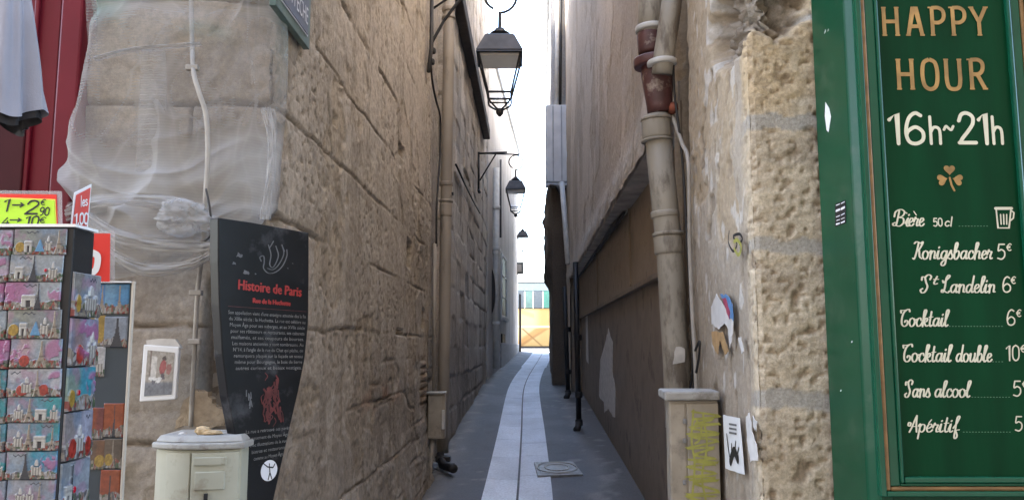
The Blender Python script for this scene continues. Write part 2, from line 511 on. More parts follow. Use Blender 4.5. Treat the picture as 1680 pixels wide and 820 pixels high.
def zrange(*spec):
    out = []
    for a, b, s in spec:
        out += list(np.arange(a, b - 1e-6, s))
    out.append(spec[-1][1])
    return np.array(out)

def blocks(S, Z, z0, ch, bl, seed, wob=0.02):
    """ashlar courses -> block id hash, distance to the nearest bed joint and to the nearest head joint"""
    z = Z + wob * (vn(S * 1.7, Z * 1.7, seed) - 0.5) + wob * 0.6 * (vn(S * 7, Z * 7, seed + 1) - 0.5)
    k = np.floor((z - z0) / ch)
    fz = (z - z0) - k * ch
    dz = np.minimum(fz, ch - fz)
    off = _h(k, k * 0, seed + 5) * bl
    s = S + off + wob * (vn(S * 5, Z * 5, seed + 2) - 0.5)
    j = np.floor(s / bl); fs = s - j * bl
    ds = np.minimum(fs, bl - fs)
    return _h(j, k, seed + 9), dz, ds, k, j

# ================================================================== GROUND, LANE, QUAY
def build_ground():
    ys = np.concatenate([np.arange(-30, 2, 4), np.arange(2, 33, 0.5), np.arange(33, 60, 1.5), np.array([80, 150, 400, 1200, 3000])])
    xs = np.array([-1500, -300, -80, -20, -8, -3, -1.5, 0, 1.5, 3, 8, 20, 80, 300, 1500.])
    X, Y = np.meshgrid(xs, ys, indexing='ij')
    P = np.stack([X, Y, gz(Y) - 0.02], -1)
    C = np.zeros(P.shape) + np.array([0.12, 0.118, 0.115])
    o = link('ground', grid_mesh('ground', P, C), M['pavement']); tag(o, kind='structure')

build_ground()

GUT = [(-0.02, 2.0), (0.0, 6.0), (0.065, 8.5), (0.14, 12), (0.20, 15.5), (0.27, 18.2), (0.42, 21), (0.68, 24.5), (0.95, 28), (1.2, 31.5), (1.24, 32.4)]
GUTC = np.array(catmull(GUT, 14))
def gut_x(y): return np.interp(y, GUTC[:, 1], GUTC[:, 0])

def build_lane():
    # asphalt side strips: one sheet across the lane, gently dished to the central gutter
    ys = np.arange(2.2, 32.6, 0.06)
    us = np.linspace(-1.75, 2.2, 72)
    U, Y = np.meshgrid(us, ys, indexing='ij')
    dish = 0.035 * np.clip(np.abs(U - gut_x(Y)) / 0.9, 0, 1)
    P = np.stack([U, Y, gz(Y) + dish + 0.008 * (fbm(U * 2, Y * 2, 3) - 0.5)], -1)
    n1 = fbm(U * 1.3, Y * 0.7, 21); n2 = fbm(U * 6, Y * 3, 22)
    C = np.zeros(P.shape) + np.array([0.115, 0.119, 0.128])
    C = mixc(C, (0.175, 0.18, 0.19), sst(0.42, 0.66, n1) * 0.6)
    C = mixc(C, (0.095, 0.095, 0.10), sst(0.55, 0.7, n2) * 0.45)
    edge = sst(0.62, 0.95, np.abs(U - 0.02 - (0.0) - gut_x(Y)) + 0.25 * (n2 - 0.5))
    C = mixc(C, (0.22, 0.205, 0.185), edge * 0.55)
    grime = sst(0.78, 1.02, np.abs(U - gut_x(Y)) + 0.35 * (fbm(U * 3, Y * 1.5, 33, 4) - 0.5))
    C = mixc(C, (0.065, 0.06, 0.055), grime * 0.6)
    C = mixc(C, (0.28, 0.265, 0.24), sst(0.62, 0.70, fbm(U * 5, Y * 2.5, 34, 5)) * sst(0.5, 0.9, np.abs(U - gut_x(Y))) * 0.5)
    spots = sst(0.80, 0.86, vn(U * 14, Y * 9, 31)) * sst(0.5, 0.7, vn(U * 1.1, Y, 8))
    C = mixc(C, (0.24, 0.23, 0.22), spots * 0.7)
    o = link('lane', grid_mesh('lane', P, C), M['pavement']); tag(o, kind='structure')
    # pale central gutter of two rows of slabs with an open joint between them
    bm = bmesh.new(); lay = bm.verts.layers.float_color.new('Col')
    rnd = random.Random(4)
    hw = 0.345
    for s in (-1, 1):
        y = 2.3 + (0.35 if s > 0 else 0)
        while y < 32.2:
            L = rnd.uniform(0.85, 1.35)
            y1 = min(y + L, 32.3)
            tone = rnd.uniform(0.90, 1.06)
            nseg = 6; nx = 4
            rows = []
            for i in range(nseg + 1):
                yy = y + 0.007 + (y1 - y - 0.014) * i / nseg
                cx = float(gut_x(yy))
                row = []
                for q in range(nx + 1):
                    w = 0.012 + (hw - 0.012 + 0.035 * (yy > 24)) * q / nx
                    xx = cx + s * w
                    z = gzf(yy) + 0.018 + 0.012 * (q / nx) + 0.0015 * rnd.uniform(-1, 1)
                    v = bm.verts.new((xx, yy, z))
                    cc = tone * (0.80 + 0.40 * float(fbm(np.array([xx * 4]), np.array([yy * 2]), 6)[0]))
                    v[lay] = (0.70 * cc, 0.74 * cc, 0.80 * cc, 1)
                    row.append(v)
                rows.append(row)
            def skirt(vs):
                lo = []
                for v in vs:
                    d = bm.verts.new((v.co.x, v.co.y, v.co.z - 0.05)); d[lay] = (0.12, 0.12, 0.12, 1); lo.append(d)
                for i in range(len(vs) - 1): bm.faces.new((vs[i], vs[i + 1], lo[i + 1], lo[i]))
            for i in range(nseg):
                for q in range(nx): bm.faces.new((rows[i][q], rows[i][q + 1], rows[i + 1][q + 1], rows[i + 1][q]))
            skirt(rows[0]); skirt(rows[-1]); skirt([r[0] for r in rows]); skirt([r[-1] for r in rows])
            y = y1
    o = bm_obj('gutter_paving', bm, M['pavement']); tag(o, kind='structure')
    # the street in front of the lane
    ys = np.linspace(-6, 2.2, 40); us = np.linspace(-8, 8, 60)
    U, Y = np.meshgrid(us, ys, indexing='ij')
    P = np.stack([U, Y, 0 * U + 0.0], -1)
    C = np.zeros(P.shape) + np.array([0.17, 0.165, 0.155])
    C = mixc(C, (0.10, 0.10, 0.10), sst(0.45, 0.65, fbm(U, Y, 90)))
    o = link('street', grid_mesh('street', P, C), M['pavement']); tag(o, kind='structure')
    # quay: pale pavement with kerb, then the carriageway
    bm = bmesh.new(); box(bm, (0, 34.2, 1.3 + 0.0), (60, 3.2, 0.16)); o = bm_obj('quay_pavement', bm, mat('quay_granite', (0.45, 0.45, 0.45), 0.7, var=0.1), bevel=0.01); tag(o, kind='structure')
    ys = np.linspace(35.8, 60, 20); us = np.linspace(-40, 40, 30)
    U, Y = np.meshgrid(us, ys, indexing='ij')
    P = np.stack([U, Y, gz(Y) + 0.004], -1)
    C = np.zeros(P.shape) + np.array([0.22, 0.22, 0.22])
    o = link('quay_road', grid_mesh('quay_road', P, C), M['pavement']); tag(o, kind='structure')
build_lane()

# ================================================================== LEFT STONE BUILDING
NOTCH = []      # (s, z, ds, dz, depth) pockets on the left lane wall, from the photograph
for (x0, y0, x1, y1, dep) in ((656, 232, 664, 262, .05), (668, 392, 675, 440, .06), (452, 200, 470, 222, .05), (446, 352, 458, 368, .05), (692, 505, 697, 540, .06), (650, 540, 660, 548, .05), (548, 186, 552, 206, .03)):
    a = LEFT.loc(x0, y0); b = LEFT.loc(x1, y1)
    NOTCH.append(((a[0] + b[0]) / 2, (a[1] + b[1]) / 2, abs(b[0] - a[0]) / 2 + .02, abs(a[1] - b[1]) / 2 + .01, dep))

FAC_LEN = 0.95
def shade_left(S, Z, X, Y):
    bid, dz, ds, k, j = blocks(S, Z, 0.24, 0.48, 0.83, 3, 0.03)
    lane = sst(FAC_LEN - 0.02, FAC_LEN + 0.05, S)
    u = S - FAC_LEN
    er = sst(0.44, 0.66, fbm(S * 1.1, Z * 1.1, 40, 3))
    # open joints seen in the photograph
    for (zc, a, b) in ((3.20, 0.55, 2.6), (2.72, 0.05, 0.75), (2.72, 1.1, 3.4), (2.24, 0.0, 1.1), (1.76, 0.6, 2.9), (1.28, 1.6, 4.0), (0.80, 2.2, 4.5)):
        m = sst(a, a + 0.1, u) * (1 - sst(b - 0.15, b, u)) * np.exp(-((Z - zc) / 0.12) ** 2)
        er = np.maximum(er, m * sst(0.25, 0.45, fbm(S * 2.5, Z * 2.5, 46, 3)))
    wj = 0.003 + 0.010 * fbm(S * 5, Z * 5, 44, 3)
    bed = np.exp(-(dz / wj) ** 2); head = np.exp(-(ds / wj) ** 2) * sst(0.5, 0.7, fbm(S * 1.5, Z * 1.5, 47, 2))
    joint = np.maximum(bed, head)
    hv = 0.35 + 0.65 * sst(0.35, 0.7, fbm(S * 0.7, Z * 0.7, 41, 2))          # where the coursing shows through the old render
    h = -0.024 * joint * er - 0.0008 * joint * hv
    h += (bid - 0.5) * 0.006 * hv
    h += 0.016 * (fbm(S * 1.6, Z * 1.6, 50, 3) - 0.5) + 0.008 * (fbm(S * 6, Z * 6, 51, 4) - 0.5) + 0.008 * (fbm(S * 34, Z * 34, 52, 3) - 0.5)
    lowc = (1 - sst(1.3, 1.8, Z + 0.5 * (fbm(S, Z, 95, 3) - 0.5))) * sst(0.35, 0.6, fbm(S * 0.9, Z * 1.3, 96, 3))
    zc_ = (Z + 0.02 * (fbm(S * 2, Z * 2, 97, 3) - 0.5) * 2) / 0.155
    small = np.exp(-((np.abs((zc_ % 1) - 0.5)) / 0.09) ** 2) * lowc * sst(0.4, 0.6, fbm(S * 3, Z * 6, 98, 3))
    h -= 0.014 * small
    vcrack = np.exp(-((vn(S * 1.9 + 0.25 * vn(S * 3, Z * 3, 43), Z * 0.55, 42) - 0.5) / 0.010) ** 2) * sst(0.55, 0.7, fbm(S * 1.2, Z * 1.4, 49, 3))
    h -= 0.022 * vcrack
    # render losses with a raised lip
    sp = fbm(S * 1.9 + 0.5 * vn(S * 6, Z * 6, 7), Z * 1.5, 60, 5)
    loss = sst(0.555, 0.575, sp)
    h -= 0.010 * loss
    h += 0.006 * loss * (fbm(S * 20, Z * 20, 62, 3) - 0.5) * 2
    pit = sst(0.74, 0.86, vn(S * 36, Z * 48, 64)) * sst(0.40, 0.6, fbm(S * 1.3, Z * 1.3, 65, 3))
    h -= 0.007 * pit
    for (ns, nz, a, b, dep) in NOTCH:
        e = np.maximum(np.abs(u - ns) / a, np.abs(Z - nz) / b) + 0.5 * (fbm(S * 9, Z * 9, 66, 3) - 0.5)
        h -= dep * (1 - sst(0.75, 1.05, e)) * lane
    # exposed brickwork low down near the downpipe
    bk = (1 - sst(0.10, 0.2, np.abs(u - 4.95) - 0.0)) * sst(0.95, 1.0, Z) * (1 - sst(1.40, 1.45, Z))
    fzb = np.abs(((Z / 0.072) % 1) - 0.5); h += bk * (0.02 - 0.035 * sst(0.32, 0.46, fzb))
    # rough swollen footing
    foot = 1 - sst(0.1, 1.25, Z)
    h += foot * lane * (0.06 * foot + 0.06 * (fbm(S * 3, Z * 4, 70, 4) - 0.42) + 0.02 * (fbm(S * 12, Z * 14, 71, 3) - 0.5))
    xs_ = lx(L_CORNER) - FAC_LEN + S
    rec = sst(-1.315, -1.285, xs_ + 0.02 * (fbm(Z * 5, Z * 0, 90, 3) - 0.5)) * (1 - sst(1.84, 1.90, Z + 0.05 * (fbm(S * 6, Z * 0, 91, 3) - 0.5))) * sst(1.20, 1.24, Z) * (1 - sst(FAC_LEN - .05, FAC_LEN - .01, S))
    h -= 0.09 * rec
    rough = (1 - lane) * sst(0.42, 0.55, fbm(S * 2.0, Z * 2.0, 92, 4))
    h += (1 - lane) * (0.05 * (fbm(S * 4, Z * 4, 93, 4) - 0.5) - 0.03 * joint)
    h -= 0.025 * rough
    base = np.zeros(S.shape + (3,)) + np.array([0.41, 0.355, 0.285])
    g = fbm(S * 0.9, Z * 0.8, 80, 4)
    base = mixc(base, (0.51, 0.45, 0.37), sst(0.45, 0.72, g) * 0.8)
    base = mixc(base, (0.280, 0.235, 0.185), sst(0.5, 0.75, fbm(S * 0.8, Z * 0.9, 81, 4)) * 0.7)
    base *= (0.93 + 0.14 * bid)[..., None]
    base = mixc(base, (0.42, 0.34, 0.24), loss * 0.35)
    up = sst(2.7, 3.4, Z) * lane * sst(0.5, 1.6, u)                 # smoother pink-beige coat higher up
    base = mixc(base, (0.53, 0.465, 0.39), up * 0.75)
    streak = sst(0.56, 0.75, fbm(S * 7, Z * 0.6, 84, 4))
    base = mixc(base, (0.24, 0.20, 0.155), streak * 0.45)
    base = mixc(base, (0.20, 0.165, 0.125), sst(0.55, 0.72, fbm(S * 11, Z * 11, 86, 3)) * 0.35)
    base = base * (0.80 + 0.40 * fbm(S * 30, Z * 30, 87, 3))[..., None]
    damp = (1 - sst(0.7, 1.9, Z + 0.6 * (fbm(S * 1.2, Z, 85, 3) - 0.5))) * lane
    base = mixc(base, (0.21, 0.175, 0.135), damp * 0.5)
    rust = np.exp(-((u - 2.9) / 0.9) ** 2 - ((Z - 1.22) / 0.07) ** 2) * sst(0.4, 0.6, vn(S * 6, Z * 9, 88))
    base = mixc(base, (0.24, 0.11, 0.06), rust * 0.7)
    base = mixc(base, (0.12, 0.095, 0.075), joint * er * 0.7)
    base = mixc(base, (0.16, 0.125, 0.095), small * 0.5)
    base = mixc(base, (0.16, 0.13, 0.10), pit * 0.5)
    pale = sst(0.60, 0.66, fbm(S * 4.5, Z * 4.5, 94, 5)); base = mixc(base, (0.55, 0.50, 0.43), pale * lane * 0.35)
    base = mixc(base, (0.24, 0.14, 0.09), bk * 0.35)
    fac = 1 - lane
    base = mixc(base, (0.36, 0.29, 0.21), fac * 0.5)
    blot = sst(0.5, 0.62, fbm(S * 2.3, Z * 2.3, 89, 4))
    base = mixc(base, (0.20, 0.155, 0.115), fac * blot * 0.55)
    base = mixc(base, (0.40, 0.37, 0.34), rough * 0.4)
    base = mixc(base, (0.13, 0.10, 0.075), fac * joint * 0.7)
    base = mixc(base, (0.15, 0.115, 0.08), rec * 0.75)  # dark stone, with part of the recess shade painted in
    return h, base

left_b = empty('stone_building', (-1.5, 6, 0), 'old stone building with cracked beige masonry wrapped in netting at its corner', 'building')
pathL = [(lx(L_CORNER) - FAC_LEN, L_CORNER), (lx(L_CORNER) - 0.03, L_CORNER), (lx(L_CORNER) - 0.009, L_CORNER + 0.009), (lx(L_CORNER), L_CORNER + 0.03), (lx(8.7), 8.7), (lx(8.72) - 0.12, 8.75), (lx(10.3) - 0.12, 10.34)]
zsL = zrange((-0.1, 3.4, 0.0125), (3.4, 5.8, 0.02), (5.8, 7.8, 0.12))
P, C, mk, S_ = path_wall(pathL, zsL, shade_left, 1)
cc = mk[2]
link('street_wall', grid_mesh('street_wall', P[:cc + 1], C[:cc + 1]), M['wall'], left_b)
link('lane_wall', grid_mesh('lane_wall', P[cc:], C[cc:]), M['wall'], left_b)
bm = bmesh.new()
prism(bm, [(-14, L_CORNER + 0.12), (lx(3.5) - 0.14, L_CORNER + 0.12), (lx(10.3) - 0.28, 10.3), (-14, 10.3)], -0.1, 7.8)
bm_obj('masonry_core', bm, M['core'], left_b)
bm = bmesh.new(); prism(bm, [(-14, L_CORNER - 0.3), (lx(3.5) + 0.02, L_CORNER - 0.3), (lx(10.3) - 0.1, 10.3), (-14, 10.3)], 7.8, 8.0)
bm_obj('roof', bm, M['zinc'], left_b)

# ------------------------------------------------------------------ second left building: coursed stone
def shade_left2(S, Z, X, Y):
    bid, dz, ds, k, j = blocks(S, Z, 0.3, 0.42, 0.75, 203, 0.04)
    er = sst(0.38, 0.6, fbm(S * 1.2, Z * 1.2, 240, 3))
    joint = np.maximum(np.exp(-(dz / 0.02) ** 2), np.exp(-(ds / 0.018) ** 2) * 0.8)
    h = -0.035 * joint * er + (bid - 0.5) * 0.03 + 0.05 * (fbm(S * 1.5, Z * 1.5, 250, 4) - 0.5) + 0.02 * (fbm(S * 9, Z * 9, 251, 3) - 0.5)
    base = np.zeros(S.shape + (3,)) + np.array([0.48, 0.43, 0.37])
    base = mixc(base, (0.55, 0.515, 0.47), sst(0.45, 0.7, fbm(S * 0.5, Z * 0.5, 280, 4)) * 0.8)
    base *= (0.82 + 0.36 * bid)[..., None]
    base = mixc(base, (0.16, 0.135, 0.11), joint * er * 0.6)
    base = mixc(base, (0.17, 0.15, 0.13), sst(0.5, 0.7, fbm(S * 3, Z * 0.4, 284, 4)) * 0.5)
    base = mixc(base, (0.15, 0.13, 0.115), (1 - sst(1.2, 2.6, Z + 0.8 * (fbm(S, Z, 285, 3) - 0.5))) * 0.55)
    return h, base
left_b2 = empty('coursed_stone_building', (-1.2, 15, 0.4), 'grey brown coursed stone building between the downpipe and the white house', 'building')
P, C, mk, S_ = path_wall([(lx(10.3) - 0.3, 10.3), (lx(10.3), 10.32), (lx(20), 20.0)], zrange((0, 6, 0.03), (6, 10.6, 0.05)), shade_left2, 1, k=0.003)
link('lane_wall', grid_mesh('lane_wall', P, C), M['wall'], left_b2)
bm = bmesh.new(); prism(bm, [(-14, 10.31), (lx(10.5) - 0.14, 10.4), (lx(20) - 0.14, 20), (-14, 20)], 0.1, 10.6)
bm_obj('masonry_core', bm, M['core'], left_b2)
bm = bmesh.new(); prism(bm, [(-14, 10.31), (lx(10.5) + 0.05, 10.31), (lx(20) + 0.05, 20), (-14, 20)], 10.6, 10.8)
bm_obj('roof', bm, M['zinc'], left_b2)

# ------------------------------------------------------------------ third left building: white rendered, turning right with the lane
W3a, W3b = Vector((lx(20) + 0.03, 20.0, 0)), Vector((0.245, 32.0, 0))
W3 = Plane(W3a, W3b - W3a)
def shade_left3(S, Z, X, Y):
    h = 0.02 * (fbm(S * 1.2, Z * 1.2, 350, 4) - 0.5)
    base = np.zeros(S.shape + (3,)) + np.array([0.56, 0.55, 0.54])
    base = mixc(base, (0.40, 0.385, 0.37), sst(0.45, 0.7, fbm(S * 1.2, Z * 0.5, 380, 4)) * 0.7)
    base = mixc(base, (0.30, 0.28, 0.26), sst(0.55, 0.75, fbm(S * 4, Z * 0.4, 381, 4)) * 0.5)
    first = 1 - sst(1.5, 2.5, S)
    base = mixc(base, (0.45, 0.42, 0.39), first * 0.7)
    return h, base
left_b3 = empty('white_house', (0, 26, 1), 'white rendered house where the lane bends right towards the quay', 'house')
P, C, mk, S_ = path_wall([(W3a.x - 0.25, 20.0), (W3a.x, 20.0), (W3b.x, 32.0), (W3b.x - 3.0, 32.2)], zrange((0.4, 9.4, 0.07)), shade_left3, 1, k=0.0035, hi=0.15)
link('lane_wall', grid_mesh('lane_wall', P, C), M['plaster'], left_b3)
bm = bmesh.new(); prism(bm, [(-14, 20.02), (W3a.x - 0.15, 20.05), (W3b.x - 0.12, 31.9), (-14, 31.9)], 0.3, 9.4)
bm_obj('masonry_core', bm, M['core'], left_b3)
bm = bmesh.new(); prism(bm, [(-14, 20.02), (W3a.x + 0.06, 20.02), (W3b.x + 0.10, 32.2), (-14, 32.2)], 9.4, 9.55)
bm_obj('roof', bm, M['zinc'], left_b3)
bm = bmesh.new(); pbox(bm, W3, 3.6, 12.0, 0.4, 1.62, 0.0, 0.05); bm_obj('plinth', bm, M['plinth'], left_b3, bevel=0.01)
def window(plane, x0, x1, y0, y1, parent, fm, bars=2):
    fr = bmesh.new()
    t = 0.07
    pbox(fr, plane, x0, x0 + t, y0, y1, -0.02, 0.05); pbox(fr, plane, x1 - t, x1, y0, y1, -0.02, 0.05)
    pbox(fr, plane, x0 + t, x1 - t, y1 - t, y1, -0.02, 0.05); pbox(fr, plane, x0 + t, x1 - t, y0, y0 + t, -0.02, 0.05)
    for b in range(1, bars + 1):
        yy = y0 + (y1 - y0) * b / (bars + 1)
        pbox(fr, plane, x0 + t, x1 - t, yy - 0.02, yy + 0.02, 0.022, 0.045)
    w = bm_obj('window', fr, fm, parent)
    bm = bmesh.new(); pbox(bm, plane, x0 + t, x1 - t, y0 + t, y1 - t, 0.016, 0.020)
    p = bm_obj('pane', bm, M['pane']); p.parent = w; p.matrix_parent_inverse = parent.matrix_world.inverted_safe() @ Matrix() if False else Matrix.Identity(4)
    p.matrix_parent_inverse = w_inv(w)
    bm = bmesh.new(); pbox(bm, plane, x0 - 0.06, x1 + 0.06, y0 - 0.09, y0 - 0.003, -0.02, 0.12)
    s = bm_obj('sill', bm, M['plinth']); s.parent = w; s.matrix_parent_inverse = w_inv(w)
    return w
def w_inv(w):
    # children are built in world space; cancel the parent's own world matrix
    m = Matrix.Identity(4)
    if w.parent is not None:
        m = Matrix.Translation(Vector(w.parent.location)) @ w.matrix_parent_inverse @ w.matrix_basis
    return m.inverted()
def subpart(o, parent):
    o.parent = parent; o.matrix_parent_inverse = w_inv(parent); return o
a = W3.loc(821, 520); b = W3.loc(829, 425)
window(W3, a[0], b[0] + 0.1, a[1], b[1], left_b3, M['white_wall_trim'])
a = W3.loc(821, 562); b = W3.loc(826, 548)
bm = bmesh.new(); pbox(bm, W3, a[0], b[0], a[1], b[1], 0.02, 0.06); bm_obj('vent', bm, M['pane'], left_b3)

# ================================================================== RIGHT BUILDING: stone corner pier, plaster lane wall, boarded shop in it
REC0, REC1, RECZ = 4.62, 17.2, 3.05
RFL = 0.75
JOINTS = [(at(1290, y, R_CORNER).z, t) for y, t in ((202, 0.030), (404, 0.026), (655, 0.036), (30, 0.02))]
def shade_right(S, Z, X, Y):
    lane = sst(RFL - 0.03, RFL + 0.02, S); u = S - RFL
    pier = 1 - sst(0.02, 0.10, u + 0.05 * (fbm(S * 6, Z * 4, 400, 3) - 0.5))     # stone shows on the street side and round the arris
    # --- pier: pitted, tooled limestone blocks with grey mortar
    mort = np.zeros(S.shape)
    for zc, t in JOINTS:
        d = np.abs(Z - zc - 0.030 * (fbm(S * 7, Z * 0 + zc, 401, 3) - 0.5) * 2) / (t * (0.45 + 0.9 * fbm(S * 5, Z * 0 + zc, 403, 3)))
        mort = np.maximum(mort, 1 - sst(0.85, 1.05, d + 0.8 * (fbm(S * 22, Z * 22, 402, 3) - 0.5)))
    ph = 0.010 * (fbm(S * 3, Z * 4, 410, 3) - 0.5) + 0.006 * (fbm(S * 8, Z * 30, 411, 3) - 0.5) + 0.008 * (fbm(S * 40, Z * 85, 412, 2) - 0.5)
    fine = fbm(S * 40, Z * 85, 416, 3)
    pits = sst(0.70, 0.86, vn(S * 48, Z * 70, 413)); ph -= 0.009 * pits
    big = sst(0.86, 0.94, vn(S * 17, Z * 20, 414)); ph -= 0.011 * big
    ph = ph * (1 - mort) + mort * (-0.002 + 0.004 * (fbm(S * 20, Z * 20, 415, 2) - 0.5))
    pc = np.zeros(S.shape + (3,)) + np.array([0.49, 0.41, 0.30])
    pc = mixc(pc, (0.46, 0.34, 0.195), sst(2.35, 2.6, Z) * sst(0.35, 0.6, fbm(S * 4, Z * 4, 420, 3)) * 0.6)
    pc = mixc(pc, (0.34, 0.28, 0.21), sst(0.5, 0.72, fbm(S * 3, Z * 6, 421, 4)) * 0.6)
    pc = mixc(pc, (0.53, 0.45, 0.33), sst(0.55, 0.75, fbm(S * 8, Z * 12, 422, 3)) * 0.6)
    pc = pc * (0.72 + 0.56 * fine)[..., None]
    pc = mixc(pc, (0.26, 0.20, 0.14), np.maximum(pits * 0.5, big * 0.75))
    pc = mixc(pc, (0.36, 0.335, 0.295), mort * 0.9)
    # --- lane wall: plaster, peeling in sheets, streaked
    lh = (0.030 - 0.020 * sst(1.6, 2.4, u)) * (fbm(S * 1.3, Z * 1.3, 430, 4) - 0.5) + 0.006 * (fbm(S * 12, Z * 9, 431, 3) - 0.5) + 0.004 * (fbm(S * 40, Z * 40, 433, 2) - 0.5)
    pn = fbm(S * 1.8 + 0.9 * (fbm(S * 3, Z * 3, 8, 3) - 0.5), Z * 1.2, 432, 5)
    peel = sst(0.545, 0.56, pn)
    peel2 = sst(0.50, 0.515, fbm(S * 5, Z * 2.2, 434, 5)) * sst(2.2, 2.8, Z) * (1 - sst(0.9, 1.6, u))
    pl = np.maximum(peel * (1 - 0.6 * sst(1.6, 2.4, u)), peel2)
    lh -= 0.012 * pl; lh += pl * 0.012 * (fbm(S * 18, Z * 18, 435, 3) - 0.5)
    lc = np.zeros(S.shape + (3,)) + np.array([0.42, 0.36, 0.285])
    lc = mixc(lc, (0.47, 0.41, 0.33), sst(0.5, 0.7, fbm(S * 1.5, Z * 0.6, 440, 4)) * 0.6)
    lc = mixc(lc, (0.33, 0.275, 0.215), sst(0.5, 0.72, fbm(S * 2.4 + 0.5 * vn(S * 3, Z * 3, 5), Z * 1.1, 441, 5)) * 0.45)
    lc = lc * (0.86 + 0.28 * fbm(S * 19, Z * 15, 443, 4))[..., None]
    lc = mixc(lc, (0.44, 0.335, 0.21), pl * 0.6)
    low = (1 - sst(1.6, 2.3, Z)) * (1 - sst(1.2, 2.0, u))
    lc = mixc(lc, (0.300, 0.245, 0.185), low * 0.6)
    # vertical scar lines near the arris
    sc = sst(0.60, 0.75, fbm(S * 22, Z * 1.5, 442, 3)) * (1 - sst(0.35, 0.6, u)); lh -= 0.010 * sc
    chips = sst(0.80, 0.86, fbm(S * 15, Z * 9, 445, 2) * 1.15) * (1 - sst(0.8, 1.4, u)) * sst(0.9, 1.2, Z)
    lc = mixc(lc, (0.60, 0.57, 0.52), chips * 0.7)
    gouge = sst(0.78, 0.84, vn(S * 20 + 9, Z * 8, 446)) * (1 - sst(0.9, 1.5, u)); lh -= 0.012 * gouge; lc = mixc(lc, (0.24, 0.19, 0.14), gouge * 0.6)
    # upper lane wall: ragged lighter flakes in vertical bands
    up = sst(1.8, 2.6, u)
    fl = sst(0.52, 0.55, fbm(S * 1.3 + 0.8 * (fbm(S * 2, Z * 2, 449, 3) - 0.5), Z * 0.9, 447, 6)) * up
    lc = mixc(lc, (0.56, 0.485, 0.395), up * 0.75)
    lh -= 0.007 * fl; lc = mixc(lc, (0.37, 0.30, 0.225), fl * 0.6)
    st2 = sst(0.55, 0.68, fbm(S * 0.9, Z * 0.5, 454, 5)) * up; lc = mixc(lc, (0.33, 0.28, 0.225), st2 * 0.5)
    lipz = np.exp(-((Z - RECZ - 0.12) / 0.16) ** 2) * up
    lh += lipz * 0.03 * (fbm(S * 6, Z * 6, 448, 3)); lc = mixc(lc, (0.52, 0.49, 0.44), lipz * 0.8)
    h = lh * (1 - pier) + ph * pier
    c = lc * (1 - pier)[..., None] + pc * pier[..., None]
    # broken pocket high on the arris
    e = ((u - 0.18) / 0.50) ** 2 + ((Z - 3.02 - 0.10 * u) / 0.27) ** 2 + 1.1 * (fbm(S * 7, Z * 7, 450, 4) - 0.5)
    hole = 1 - sst(0.55, 0.95, e)
    h = h - hole * (0.085 + 0.20 * (fbm(S * 11 + Z * 8, Z * 16 - S * 7, 451, 5) - 0.4))
    c = mixc(c, (0.19, 0.155, 0.12), hole * 0.85)
    c = mixc(c, (0.40, 0.36, 0.31), hole * sst(0.55, 0.62, fbm(S * 14, Z * 20, 452, 4)) * 0.5)
    # brown chase behind the cast iron stack, its shade painted into the colour
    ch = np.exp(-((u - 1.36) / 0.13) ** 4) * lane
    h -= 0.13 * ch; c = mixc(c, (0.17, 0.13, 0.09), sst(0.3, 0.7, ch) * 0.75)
    return h, c

right_b = empty('plaster_building', (1.5, 8, 0), 'beige plastered building with a rough stone corner and boarded shop on the lane', 'building')
pathR = [(rx(R_CORNER) + RFL, R_CORNER), (rx(R_CORNER) + 0.03, R_CORNER), (rx(R_CORNER) + 0.009, R_CORNER + 0.009), (rx(R_CORNER), R_CORNER + 0.03), (rx(18.7), 18.7)]
zsR = zrange((-0.1, 3.5, 0.0105), (3.5, 5.0, 0.02), (5.0, 10.4, 0.05))
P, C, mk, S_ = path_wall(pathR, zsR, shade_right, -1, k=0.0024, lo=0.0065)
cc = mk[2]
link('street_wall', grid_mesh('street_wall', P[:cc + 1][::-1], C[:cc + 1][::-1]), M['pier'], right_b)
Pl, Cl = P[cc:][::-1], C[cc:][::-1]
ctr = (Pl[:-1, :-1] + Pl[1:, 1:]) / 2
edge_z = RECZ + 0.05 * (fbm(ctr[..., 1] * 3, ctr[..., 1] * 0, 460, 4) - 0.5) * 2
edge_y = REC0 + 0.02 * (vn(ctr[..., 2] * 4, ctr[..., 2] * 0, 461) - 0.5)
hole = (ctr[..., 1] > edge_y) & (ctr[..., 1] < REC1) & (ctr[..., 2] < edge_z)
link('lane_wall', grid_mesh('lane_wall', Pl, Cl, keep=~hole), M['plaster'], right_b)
bm = bmesh.new()
prism(bm, [(14, R_CORNER + 0.2), (14, 18.7), (rx(18.7) + 0.5, 18.7), (rx(REC0) + 0.5, REC0), (rx(REC0) + 0.25, REC0 - 0.05), (rx(3.3) + 0.25, R_CORNER + 0.2)], -0.1, 10.4)
bm_obj('masonry_core', bm, M['core'], right_b)
bm = bmesh.new(); prism(bm, [(14, R_CORNER - 0.25), (14, 18.7), (rx(18.7) - 0.04, 18.7), (rx(3.3) - 0.04, R_CORNER - 0.25)], 10.4, 10.6)
bm_obj('roof', bm, M['zinc'], right_b)
